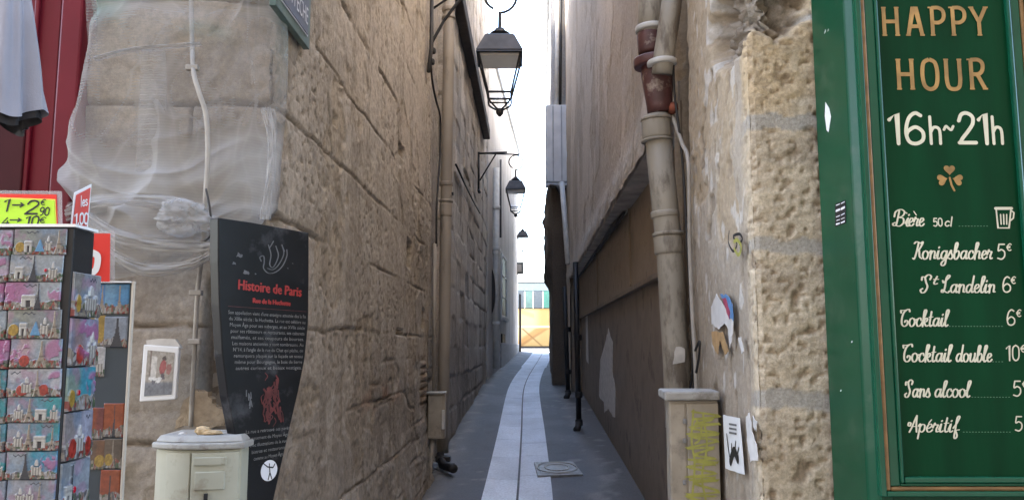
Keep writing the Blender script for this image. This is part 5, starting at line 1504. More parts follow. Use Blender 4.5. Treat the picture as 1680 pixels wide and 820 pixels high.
# utility cabinet with yellow graffiti
def gcab():
    yf = 3.56
    x0, x1, xm = at(1098, 730, yf).x, at(1181, 730, yf).x, at(1128, 730, yf).x
    zt = at(1140, 652, yf).z
    root = empty('utility_cabinet', ((x0 + x1) / 2, yf + .12, 0), 'beige steel utility cabinet with yellow green graffiti at the foot of the stack', 'cabinet')
    ang = 0.10
    bm = bmesh.new(); prism(bm, [(x0, yf - .01), (x1, yf + .02), (x1 + .02, yf + .22), (x0 + .03, yf + .22)], -.02, zt - .012); bm_obj('body', bm, M['beige_cab'], root, bevel=.006)
    bm = bmesh.new(); prism(bm, [(x0 - .022, yf - .035), (x1 + .006, yf - .008), (x1 + .03, yf + .24), (x0, yf + .24)], zt - .010, zt + .028); bm_obj('lid', bm, M['grey_lid'], root, bevel=.008)
    CP = Plane((x0, yf - .01, 0), (x1 - x0, .03, 0))
    W = CP.loc(1181, 730)[0]; xm_ = CP.loc(1126, 730)[0]
    bm = bmesh.new(); pbox(bm, CP, xm_ + .004, W - .006, .1, zt - .025, 0.001, 0.010); d = bm_obj('door', bm, M['beige_cab'], root, bevel=.003)
    bm = bmesh.new(); pbox(bm, CP, 0.004, xm_ - .004, .1, zt - .025, 0.001, 0.006); bm_obj('side_leaf', bm, M['beige_cab'], root, bevel=.003)
    for y in (690, 722, 790):
        l = CP.loc(1122, y); bm = bmesh.new(); pbox(bm, CP, l[0] - .008, l[0] + .008, l[1] - .01, l[1] + .01, 0.007, 0.014); bm_obj('rivet', bm, M['metal_plate'], root, bevel=.003)
    r = Ribbon(CP, 0.0115)
    rnd = random.Random(5)
    for k_ in range(4):
        y = 672 + k_ * 38
        pts = []
        for i in range(9):
            pts.append(CP.loc(1129 + (i % 2) * 42 + rnd.uniform(-4, 10), y + i * 5.2 + rnd.uniform(-5, 5)))
        r.stroke(catmull(pts, 7), 0.013, taper=True)
    for pts in ([(1136, 672), (1133, 720), (1138, 760), (1134, 815)], [(1152, 680), (1158, 730), (1150, 780), (1156, 818)], [(1142, 690), (1149, 700), (1146, 720), (1139, 726)]):
        r.stroke(catmull([CP.loc(*p) for p in pts], 7), 0.009)
    g = r.done('graffiti', M['yellow_spray'], None); subpart(g, d)
gcab()

# posters and paper remnants on the plastered lane wall near the corner
RWP = Plane(RIGHT.pt(0, 0, 0.022), RIGHT.u)
def rposter(name, poly, m, label, seed, amp=0.006, n=4, parent=None, lift=0.0, cat='poster', thick=0.0025):
    o = plate(name, RWP, ragged([RWP.loc(*p) for p in poly], amp, n, seed), lift, thick, M[m], parent)
    if parent is None: tag(o, label, cat)
    return o
pr = empty('torn_poster', RWP.hit(1185, 520), 'torn white poster remnant with blue and crimson edge on the right plaster', 'poster')
rposter('white_sheet', ((1167, 505), (1176, 482), (1186, 500), (1197, 500), (1203, 520), (1203, 548), (1198, 570), (1195, 540), (1189, 528), (1180, 540), (1168, 530)), 'paper', None, 2, parent=pr)
rposter('blue_edge', ((1183, 482), (1196, 484), (1203, 500), (1205, 524), (1199, 524), (1192, 500)), 'blue_print', None, 3, parent=pr, lift=0.003)
rposter('crimson_edge', ((1187, 488), (1194, 490), (1200, 512), (1199, 522), (1194, 508)), 'pink_print', None, 4, 0.004, parent=pr, lift=0.006)
rposter('glue_stain', ((1168, 545), (1186, 545), (1196, 575), (1190, 580), (1182, 560), (1178, 580), (1170, 565)), 'orange_drip', None, 5, parent=pr)
ph = empty('hand_poster', RWP.hit(1205, 730), 'small white poster with a black hand print low on the right wall', 'poster')
rposter('sheet', ((1187, 680), (1214, 686), (1222, 778), (1191, 768)), 'white', None, 6, 0.002, parent=ph)
r = Ribbon(RWP, 0.0045)
for s_, w in (([(1200, 756), (1206, 740), (1212, 752)], .05), ([(1199, 750), (1196, 730), (1194, 712)], .014), ([(1202, 742), (1202, 728)], .013), ([(1207, 742), (1209, 724)], .013), ([(1211, 748), (1214, 734)], .013)): r.stroke(catmull([RWP.loc(*p) for p in s_], 5), w * 0.8)
r.done('black_hand', M['ink'], ph)
for y_ in (695, 702, 709):
    r = Ribbon(RWP, 0.0045); r.stroke([RWP.loc(1198, y_), RWP.loc(1210, y_ + 2)], 0.008); r.done('print_line', M['sign_dgrey'], ph)
rposter('paper_scrap', ((1225, 680), (1231, 676), (1236, 715), (1243, 730), (1244, 752), (1232, 756), (1226, 720)), 'paper', 'long white torn paper scrap right of the black hand poster', 7, 0.008, cat='paper')
rposter('paper_scrap', ((1236, 684), (1243, 690), (1242, 706), (1237, 702)), 'paper', 'small white paper scrap beside the long torn one', 8, 0.006, cat='paper')
rposter('paper_scrap', ((1212, 555), (1216, 552), (1221, 575), (1218, 580)), 'paper', 'narrow curling white paper scrap below the torn blue poster', 9, 0.004, cat='paper')
gt = empty('graffiti_tag', RWP.hit(1208, 395), 'small black and yellow graffiti doodle on the right plaster wall', 'graffiti')
r = Ribbon(RWP, 0.002); r.stroke(catmull([RWP.loc(*p) for p in ((1197, 380), (1196, 398), (1204, 412), (1210, 400), (1204, 388), (1214, 384), (1219, 392), (1214, 400))], 7), 0.012); r.done('black_line', M['ink'], gt)
r = Ribbon(RWP, 0.004); r.stroke(catmull([RWP.loc(*p) for p in ((1206, 408), (1213, 418), (1218, 406), (1212, 394), (1206, 396))], 7), 0.016); r.done('yellow_line', M['yellow_spray'], gt)

# torn posters on the brown boarding
BRD = Plane(RIGHT.pt(0, 0, -0.237), RIGHT.u)
tag(plate('torn_poster', BRD, ragged([BRD.loc(*p) for p in ((985, 590), (994, 560), (998, 540), (1006, 560), (1005, 610), (1010, 640), (1009, 686), (998, 670), (992, 676), (991, 660), (983, 650))], 0.02, 4, 11), 0, 0.003, M['paper_grey']), 'tall torn pale poster on the brown boarding of the lane shop', 'poster')
tag(plate('torn_poster', BRD, ragged([BRD.loc(*p) for p in ((961, 512), (964, 510), (966, 598), (962, 590))], 0.02, 4, 12), 0, 0.003, M['paper_grey']), 'narrow pale paper strip near the far end of the brown boarding', 'poster')

# black downpipes low on the right, far end of the boarding
def blackpipe(px, py_top, py_bot, label, rr_=0.042):
    g_ = ground_at(px, py_bot); t = at(px - 6, py_top, g_.y)
    root = empty('black_downpipe', g_, label, 'drainpipe')
    vpipe('pipe', [g_ + Vector((0, 0, 0.10)), (g_ + t) / 2, t], rr_, 'pipe_black', root, 12)
    up = Vector((0, 0, 1))
    for fz in (0.14, 0.55, 1.4): collar('collar', g_ + up * fz, up, rr_ * 1.35, 0.09, 'pipe_black', root)
    vpipe('shoe', [g_ + Vector((0, 0, .16)), g_ + Vector((-.02, -.06, .07)), g_ + Vector((-.05, -.16, .05))], rr_ * 1.2, 'pipe_black', root, 12)
    return root
blackpipe(950, 430, 708, 'black cast iron downpipe nearest the viewer at the end of the boarding')
blackpipe(932, 470, 655, 'black cast iron downpipe behind the nearer one on the right', 0.045)
# far upper right: grey boxed casing, white pipe, black arm
yb = 18.3
gbx = empty('grey_casing', at(912, 295, yb), 'tall pale grey boxed casing high on the right wall above the alley', 'casing')
p0, p1 = at(896, 298, yb), at(931, 172, yb)
bm = bmesh.new(); box(bm, ((p0.x + p1.x) / 2, yb + .2, (p0.z + p1.z) / 2), (p1.x - p0.x, .4, p1.z - p0.z)); bm_obj('box', bm, mat('pale_grey_zinc', (0.62, 0.62, 0.63), 0.6, var=0.12, scale=3), gbx, bevel=.02)
for px_ in (908, 922):
    a = at(px_, 298, yb - .012); b = at(px_, 172, yb - .012); bm = bmesh.new(); box(bm, (a.x, yb - .006, (a.z + b.z) / 2), (.03, .014, b.z - a.z - .05)); bm_obj('seam', bm, M['plinth'], gbx)
bm = bmesh.new(); c = at(913, 301, yb); box(bm, (c.x, yb + .1, c.z - .03), (.5, .3, .06)); bm_obj('base_board', bm, M['white_wall_trim'], gbx, bevel=.01)
vp = empty('white_downpipe', at(934, 440, 17.2), 'thin white pipe dropping below the grey casing on the right wall', 'pipe')
vpipe('pipe', [at(922, 300, 17.9), at(926, 350, 17.6), at(932, 432, 17.2)], 0.06, 'pipe_white', vp, 12)
vpipe('elbow', [at(903, 305, 18.1), at(914, 306, 18.0), at(921, 318, 17.9)], 0.05, 'pipe_black', vp, 10)
for px_, m_, rr_, lb in ((913, 'pipe_white', .05, 'white pipe rising above the grey casing, at the sky edge'), (919, 'cable', .035, 'black pipe rising above the grey casing, beside the white one')):
    a = at(px_, 172, 18.5); b = at(px_ + 2, -30, 18.5)
    tag(tube_obj('riser_pipe', [a, (a + b) / 2, b], rr_, M[m_]), lb, 'pipe')
bm = bmesh.new(); a = at(911, 172, 18.65); b = at(934, -60, 18.65)

# ================================================================== LEFT LANE WALL FITTINGS
def lwall(px, py, off=0.0):
    return LEFT.hit(px, py) + LEFT.n * off
yp = 9.45
dp = empty('lane_downpipe', at(727, 745, yp), 'tall taupe downpipe at the joint between the two left stone walls', 'drainpipe')
vpipe('pipe', [at(726, 742, yp), at(729, 550, yp), at(732, 330, yp), at(736, 100, yp), at(738, -60, yp)], 0.070, 'pipe_left', dp, 18)
upv = Vector((0, 0, 1))
for px_, py_, hh, rr_ in ((732, 302, .05, .083), (732, 330, .03, .085), (731.5, 345, .16, .076), (736, 16, .06, .083), (736, 30, .03, .086)):
    collar('collar', at(px_, py_, yp), upv, rr_, hh, 'pipe_left', dp)
bm = bmesh.new(); c = at(740, 318, yp); box(bm, c, (.06, .05, .03)); bm_obj('bracket', bm, M['iron'], dp)
# thin conduits and black cables beside it
tag(tube_obj('thin_conduit', [lwall(706, 400, .05), lwall(705, 520, .05), lwall(704, 648, .05)], 0.020, M['pipe_left']), 'thin pale conduit dropping into the small grey wall box', 'conduit')
tag(tube_obj('black_cable', [lwall(701, -30, .05), lwall(700, 80, .05), lwall(697, 118, .04)], 0.022, M['cable']), 'black cable hanging at the top of the left lane wall', 'cable')
tag(tube_obj('looped_cable', [Vector(p) for p in catmull([lwall(699, 105, .05), lwall(702, 135, .05), lwall(708, 165, .05), lwall(714, 185, .05), lwall(717, 205, .04), lwall(716, 260, .04), lwall(711, 330, .04), lwall(710, 405, .04)], 6)], 0.012, M['cable']), 'thin dark cable sagging from the black cable to the conduit', 'cable')
tag(tube_obj('tie_rod', [lwall(701, 70, .05), at(728, 35, 8.6), at(758, -5, 8.4)], 0.017, M['iron']), 'slanting iron tie rod at the top of the left lane wall', 'rod')
for i, (x, y) in enumerate(((703, 84), (701, 102))):
    bm = bmesh.new(); box(bm, lwall(x, y, .05), (.06, .06, .07)); tag(bm_obj('insulator', bm, M['cable'], bevel=.02), ['upper black clamp on the hanging cable of the left wall', 'lower black clamp on the hanging cable of the left wall'][i], 'clamp')
# small electricity box with its pipe and the iron boot scraper by the ground
jb = empty('wall_box', lwall(712, 720, .05), 'small grey electricity box low on the left lane wall beside the downpipe', 'electrical box')
yb_ = 8.55
c0, c1 = at(701, 720, yb_), at(730, 646, yb_)
bm = bmesh.new(); box(bm, ((c0.x + c1.x) / 2, yb_ + .08, (c0.z + c1.z) / 2), (c1.x - c0.x, .16, c1.z - c0.z)); bm_obj('case', bm, M['beige_cab'], jb, bevel=.01)
bm = bmesh.new(); box(bm, ((c0.x + c1.x) / 2, yb_ + .07, c1.z + .011), (c1.x - c0.x + .02, .2, .02)); bm_obj('cap', bm, M['grey_lid'], jb, bevel=.005)
bm = bmesh.new(); box(bm, (c0.x + (c1.x - c0.x) * .42, yb_ - .006, (c0.z + c1.z) / 2), ((c1.x - c0.x) * .74, .01, (c1.z - c0.z) * .92)); bm_obj('door', bm, M['beige_cab'], jb, bevel=.003)
bm = bmesh.new(); box(bm, (c1.x - .015, yb_ - .006, (c0.z + c1.z) / 2 - .03), (.03, .02, .20)); bm_obj('handle', bm, M['pipe_white'], jb, bevel=.004)
g_ = ground_at(703, 796)
tag(tube_obj('ground_pipe', [Vector((c0.x + .05, yb_ + .06, c0.z + .01)), Vector((c0.x + .03, yb_ + .03, (c0.z + gzf(8.4)) / 2)), Vector((c0.x + .01, 8.42, gzf(8.4) - .01))], 0.028, M['pipe_left']), 'short pipe stub running from the wall box into the ground', 'pipe')
g2 = at(722, 765, 9.1)
bs_ = empty('iron_shoe', (g2.x, 9.1, gzf(9.1)), 'black iron downpipe shoe bracket jutting out at the ground', 'bracket')
z_ = gzf(9.2)
bm = bmesh.new(); box(bm, at(727, 752, 9.25), (.17, .12, .07)); bm_obj('clamp', bm, M['pipe_black'], bs_, bevel=.015)
vpipe('shoe', [at(722, 745, 9.3), at(726, 762, 9.15), at(738, 766, 8.95), at(744, 768, 8.85)], [.045, .05, .048, .05], 'pipe_black', bs_, 14)
vpipe('outlet', [at(743, 759, 8.9), at(743, 775, 8.9)], 0.022, 'pipe_black', bs_, 10)

# ledge beam and bracket on second building
B2 = Plane((lx(10.3), 10.3, 0), (LXS, 1, 0))
def b2(px, py, off=0.0): return B2.hit(px, py) + B2.n * off
bmk = bmesh.new()
a0 = B2.loc(747, 5); a1 = B2.loc(793, 228)
pbox(bmk, B2, a0[0] - .6, a1[0], a1[1] - .02, a1[1] + .22, 0.0, 0.16)
tag(bm_obj('timber_ledge', bmk, M['timber'], bevel=.02), 'long dark timber ledge running along the second stone wall', 'ledge')
tag(tube_obj('wall_cable', [b2(741, 270, .06), b2(757, 303, .06), b2(771, 330, .06), b2(783, 350, .06)], 0.014, M['cable']), 'thin cable slanting along the second stone wall below the ledge', 'cable')
wb = empty('wall_bracket', b2(783, 310, .03), 'triangular iron bracket with a thin diagonal stay on the left wall', 'bracket')
e0 = b2(783, 252, .03); e1 = at(832, 250, e0.y); e2 = b2(783, 312, .03)
tube_obj('post', [e0 + Vector((0, 0, .03)), e2], 0.022, M['iron'], wb)
tube_obj('arm', [e0, e1], 0.02, M['iron'], wb)
tube_obj('stay', [at(814, 252, e0.y), b2(785, 296, .03)], 0.016, M['iron'], wb)
tube_obj('foot', [e2, e2 + Vector((0.02, -.05, -.06))], 0.03, M['iron'], wb)
# pipes on the white house front
wp = empty('white_house_downpipe', W3.pt(1.0, 0.8, 0.1), 'pale downpipe running down the near end of the white house', 'drainpipe')
ta, tb = W3.loc(806, 300), W3.loc(808, 604)
xm = W3.loc(808, 450)[0]
vpipe('pipe', [W3.pt(xm, tb[1], .10), W3.pt(xm, (ta[1] + tb[1]) / 2, .10), W3.pt(xm, ta[1] + .5, .10)], 0.085, 'pipe_white', wp, 12)
for py_ in (340, 408, 415, 530): collar('collar', W3.pt(xm, W3.loc(808, py_)[1], .10), upv, .105, .09, 'pipe_white', wp)
vpipe('branch', [W3.pt(xm, W3.loc(808, 412)[1], .12), W3.pt(xm + .5, W3.loc(808, 406)[1], .12), W3.pt(xm + 1.1, W3.loc(808, 402)[1], .08)], .06, 'pipe_white', wp, 10)
tag(tube_obj('shutter_stay', [W3.pt(W3.loc(818, 300)[0], W3.loc(818, 390)[1], .06), W3.pt(W3.loc(818, 300)[0], W3.loc(818, 262)[1], .06)], .03, M['iron_grey']), 'slim grey conduit high on the white house front', 'conduit')
lo = B2.loc(799, 478)
pts_o = [(0.30 * math.cos(a) , 0.62 * math.sin(a)) for a in np.linspace(0, 2 * math.pi, 25)[:-1]]
OV = Plane(b2(802, 478, 0), (1, 0.15, 0))
tag(plate('oval_sign', OV, [(x * .45 + .04, y) for x, y in pts_o], -0.03, 0.06, M['cable'], bevel=.01), 'black oval sign jutting edge on from the far left wall', 'sign')
# dark post and projecting sign at the quay corner
tag(tube_obj('corner_post', [Vector((W3b.x + .08, 31.8, 1.25)), Vector((W3b.x + .08, 31.8, 3.6))], .045, M['pipe_black']), 'thin dark pipe standing at the quay corner of the white house', 'pipe')
hs = empty('projecting_sign', at(852, 440, 31.5), 'small grey projecting sign box on the quay corner against the sky', 'sign')
a, b = at(846, 450, 31.5), at(859, 430, 31.5)
bm = bmesh.new(); box(bm, ((a.x + b.x) / 2, 31.5, (a.z + b.z) / 2), (b.x - a.x, .12, b.z - a.z)); bm_obj('box', bm, M['kiosk_grey'], hs, bevel=.02)
bm = bmesh.new(); box(bm, ((a.x + b.x) / 2 - .02, 31.42, (a.z + b.z) / 2), ((b.x - a.x) * .6, .03, (b.z - a.z) * .6)); bm_obj('face', bm, M['opal'], hs)

# ================================================================== STREET LANTERNS
def lantern(c, sc, label, wall_pt, detail=True):
    """c: centre of the wide eave of the lantern"""
    root = empty('street_lantern', c, label, 'street lamp', 'wrought iron lanterns over the lane')
    def P(x, y, z): return Vector(c) + Vector((x, y, z)) * sc
    def frus(name, z0, w0, z1, w1, m, bev=0.0, cap=True):
        bm = bmesh.new()
        lo_ = [bm.verts.new(P(sx * w0, sy * w0, z0)) for sx, sy in ((-1, -1), (1, -1), (1, 1), (-1, 1))]
        hi_ = [bm.verts.new(P(sx * w1, sy * w1, z1)) for sx, sy in ((-1, -1), (1, -1), (1, 1), (-1, 1))]
        for i in range(4): bm.faces.new((lo_[i], lo_[(i + 1) % 4], hi_[(i + 1) % 4], hi_[i]))
        if cap: bm.faces.new(lo_[::-1]); bm.faces.new(hi_)
        return bm_obj(name, bm, m, root, bevel=bev)
    frus('roof', 0.0, 0.270, 0.21, 0.175, M['iron_grey'])
    frus('roof_cap', 0.212, 0.172, 0.235, 0.15, M['iron'])
    frus('eave', -0.028, 0.272, -0.003, 0.262, M['iron'])
    frus('reflector', -0.06, 0.235, -0.032, 0.232, M['opal'])
    frus('glass', -0.47, 0.130, -0.064, 0.232, M['glass'], cap=False)
    bm = bmesh.new()
    cs = [(-1, -1), (1, -1), (1, 1), (-1, 1)]
    for i, (sx, sy) in enumerate(cs):
        tube(bm, [P(sx * .242, sy * .242, -.03), P(sx * .136, sy * .136, -.47)], .013 * sc, 6)
        nx_, ny_ = cs[(i + 1) % 4]
        tube(bm, [P(sx * .136, sy * .136, -.47), P(nx_ * .136, ny_ * .136, -.47)], .014 * sc, 6)
    bm_obj('frame', bm, M['iron'], root)
    bm = bmesh.new()
    for sx, sy in cs: tube(bm, [Vector(p) for p in catmull([P(sx * .136, sy * .136, -.47), P(sx * .13, sy * .13, -.55), P(sx * .06, sy * .06, -.62), P(0, 0, -.66)], 5)], .012 * sc, 6)
    tube(bm, [P(-.12, 0, -.56), P(.12, 0, -.56)], .01 * sc, 6)
    tube(bm, [P(0, 0, -.63), P(0, 0, -.67), P(0, 0, -.70), P(0, 0, -.73)], [.02 * sc, .05 * sc, .04 * sc, .012 * sc], 10)
    bm_obj('bottom_cage', bm, M['iron'], root, True)
    bm = bmesh.new(); tube(bm, [P(0, 0, -.50), P(0, 0, -.54), P(0, 0, -.60), P(0, 0, -.64)], [.02 * sc, .085 * sc, .06 * sc, .01 * sc], 12); bm_obj('bowl', bm, M['glass'], root, True)
    bm = bmesh.new(); tube(bm, [P(0, 0, .236), P(0, 0, .26), P(0, 0, .275), P(0, 0, .29), P(0, 0, .33), P(0, 0, .345), P(0, 0, .36), P(0, 0, .56)], [x * sc for x in (.07, .075, .12, .12, .06, .06, .024, .020)], 14); bm_obj('finial', bm, M['iron'], root, True)
    # scrolled hanger and arm back to the wall
    top = P(0, 0, .56)
    bm = bmesh.new()
    sp_ = [P(.0, 0, .56)]
    for a in np.linspace(-math.pi / 2, math.pi * 1.35, 22): sp_.append(P(.20 * math.cos(a) * (1 - .03 * a), 0, .76 + .20 * math.sin(a) * (1 - .03 * a)))
    tube(bm, sp_, .016 * sc, 8)
    sp_ = [P(-.20, 0, .80)]
    for a in np.linspace(0, math.pi * 1.7, 18): sp_.append(P(-.29 + .09 * math.cos(a) * (1 - .08 * a), 0, .80 - .09 * math.sin(a) * (1 - .08 * a)))
    tube(bm, sp_, .014 * sc, 8)
    bm_obj('scroll', bm, M['iron'], root, True)
    tube_obj('arm', [P(.12, 0, .97), P(-.3, 0, .98), Vector((wall_pt.x, wall_pt.y, P(0, 0, 1.0).z))], .019 * sc, M['iron'], root)
    if detail:
        tube_obj('stay', [P(-.3, 0, .97), Vector((wall_pt.x, wall_pt.y, P(0, 0, .55).z))], .014 * sc, M['iron'], root)
y1_ = 8.9
lantern(at(820, 94, y1_), 0.97 * y1_ / 8.9, 'nearest and largest iron street lantern hanging over the lane', Vector((lx(y1_) - .1, y1_, 0)))
y2_ = 18.8
lantern(at(846, 312, y2_), 0.90, 'second iron lantern, half way up the strip of sky', Vector((lx(y2_), y2_, 0)), False)
y3_ = 29.5
lantern(at(857.5, 388, y3_), 0.80, 'farthest and smallest iron lantern, near the quay corner', Vector((W3b.x - .1, y3_, 0)), False)

# ================================================================== DRAIN COVER IN THE LANE
dc_ = ground_at(918, 774)
dcv = empty('drain_cover', dc_, 'worn rectangular metal drain cover set across the edge of the pale gutter', 'drain cover')
corners = [ground_at(*p) for p in ((876, 764), (940, 763), (957, 785), (882, 787))]
zg = 0.032
def gp(p, dz): return Vector((p.x, p.y, gzf(p.y) + dz))
bm = bmesh.new()
lo_ = [bm.verts.new(gp(p, .0)) for p in corners]; hi_ = [bm.verts.new(gp(p, zg + .016)) for p in corners]
for i in range(4): bm.faces.new((lo_[i], lo_[(i + 1) % 4], hi_[(i + 1) % 4], hi_[i]))
bm.faces.new(hi_); bm.faces.new(lo_[::-1]); bm_obj('frame', bm, M['metal_plate'], dcv, bevel=.004)
cm = sum(corners, Vector()) / 4
inn = [cm + (p - cm) * .84 for p in corners]
bm = bmesh.new()
lo_ = [bm.verts.new(gp(p, zg + .010)) for p in inn]; hi_ = [bm.verts.new(gp(p, zg + .020)) for p in inn]
for i in range(4): bm.faces.new((lo_[i], lo_[(i + 1) % 4], hi_[(i + 1) % 4], hi_[i]))
bm.faces.new(hi_); bm_obj('lid', bm, M['metal_plate'], dcv, bevel=.003)
for k_, r_ in enumerate((.30, .18)):
    bm = bmesh.new()
    tube(bm, [gp(cm, zg + .021) + Vector((r_ * .75 * math.cos(a) , r_ * 1.0 * math.sin(a), 0.05 * r_ * math.sin(a))) for a in np.linspace(0, 2 * math.pi, 33)], .008, 6, cap=False)
    bm_obj('cast_ring', bm, M['grey_lid'], dcv, True)

# ================================================================== QUAY: HOARDING AND KIOSK
yh = 43.0
hd = empty('orange_hoarding', at(878, 570, yh), 'orange and yellow mural hoarding with crossing lines beyond the end of the lane', 'hoarding')
zb_, zt_ = 1.40, at(878, 506, yh).z
nu, nv = 120, 60
X, Z = np.meshgrid(np.linspace(-3.5, 6.5, nu * 3), np.linspace(zb_ + .12, zt_, nv), indexing='ij')
P = np.stack([X, 0 * X + yh, Z], -1)
T = (Z - zb_) / (zt_ - zb_)
C = np.zeros(P.shape) + np.array([0.46, 0.30, 0.12])
C = mixc(C, (0.50, 0.41, 0.22), (1 - sst(0.3, 0.9, np.abs(X - 0.75) / 1.0)) * sst(0.1, 0.5, T))
C = mixc(C, (0.42, 0.21, 0.07), (1 - sst(.05, .16, np.abs((X - .3) * .36 + .06 - T))) * .8 * (T < .5))
C = mixc(C, (0.22, 0.12, 0.05), (1 - sst(.015, .035, np.abs(.50 - (X - .55) * .42 - T))) * (T < .5) * .8)
C = mixc(C, (0.28, 0.15, 0.06), (1 - sst(.02, .05, np.abs(.20 + (X - .9) * .30 - T))) * (T < .5) * .6)
C = mixc(C, (0.60, 0.36, 0.14), (1 - sst(.03, .08, np.abs(.95 - (X - .3) * .16 - T))) * (X < 1.2) * .7)
C = mixc(C, (0.66, 0.62, 0.48), (1 - sst(.012, .02, np.abs(T - .55))))
link('mural_panel', grid_mesh('mural_panel', P, C), M['print'] if False else M['plaster'], hd)
bm = bmesh.new(); box(bm, (1.5, yh + .08, (zb_ + zt_) / 2), (10, .12, zt_ - zb_)); bm_obj('backing', bm, M['timber'], hd)
bm = bmesh.new(); box(bm, (1.5, yh - .02, zb_ + .055), (10, .14, .11)); bm_obj('base_rail', bm, M['timber'], hd)
bm = bmesh.new(); box(bm, (1.5, yh + .02, zt_ + .02), (10, .2, .035)); bm_obj('top_rail', bm, M['timber'], hd)
for x_ in (-2, 0.2, 2.4, 4.6):
    bm = bmesh.new(); box(bm, (x_, yh + .2, (zb_ + zt_) / 2), (.1, .1, zt_ - zb_)); bm_obj('post', bm, M['timber'], hd)
yk = 45.5
ks = empty('glazed_kiosk', (1.4, yk, 1.4), 'pale green and grey glazed kiosk rising behind the orange hoarding', 'kiosk')
zk0, zk1, zk2 = 1.4, at(870, 477, yk).z, at(870, 464, yk).z
for (x0_, x1_, m_) in ((845, 861, 'kiosk_grey'), (861, 875, 'kiosk_green'), (875, 891, 'kiosk_grey'), (891, 905, 'kiosk_teal'), (905, 918, 'kiosk_green')):
    a = at(x0_, 500, yk).x; b = at(x1_, 500, yk).x
    bm = bmesh.new(); box(bm, ((a + b) / 2, yk + .4, (zk0 + zk1) / 2), (b - a - .05, .8, zk1 - zk0)); bm_obj('bay', bm, M[m_], ks, bevel=.03)
a = at(842, 500, yk).x; b = at(922, 500, yk).x
bm = bmesh.new(); box(bm, ((a + b) / 2, yk + .5, (zk1 + zk2) / 2 + .005), (b - a, 1.0, zk2 - zk1)); bm_obj('glass_top', bm, M['kiosk_glass'], ks, bevel=.03)
bm = bmesh.new(); box(bm, ((a + b) / 2, yk + .5, zk2 + .04), (b - a + .2, 1.2, .06)); bm_obj('roof_edge', bm, M['kiosk_grey'], ks)

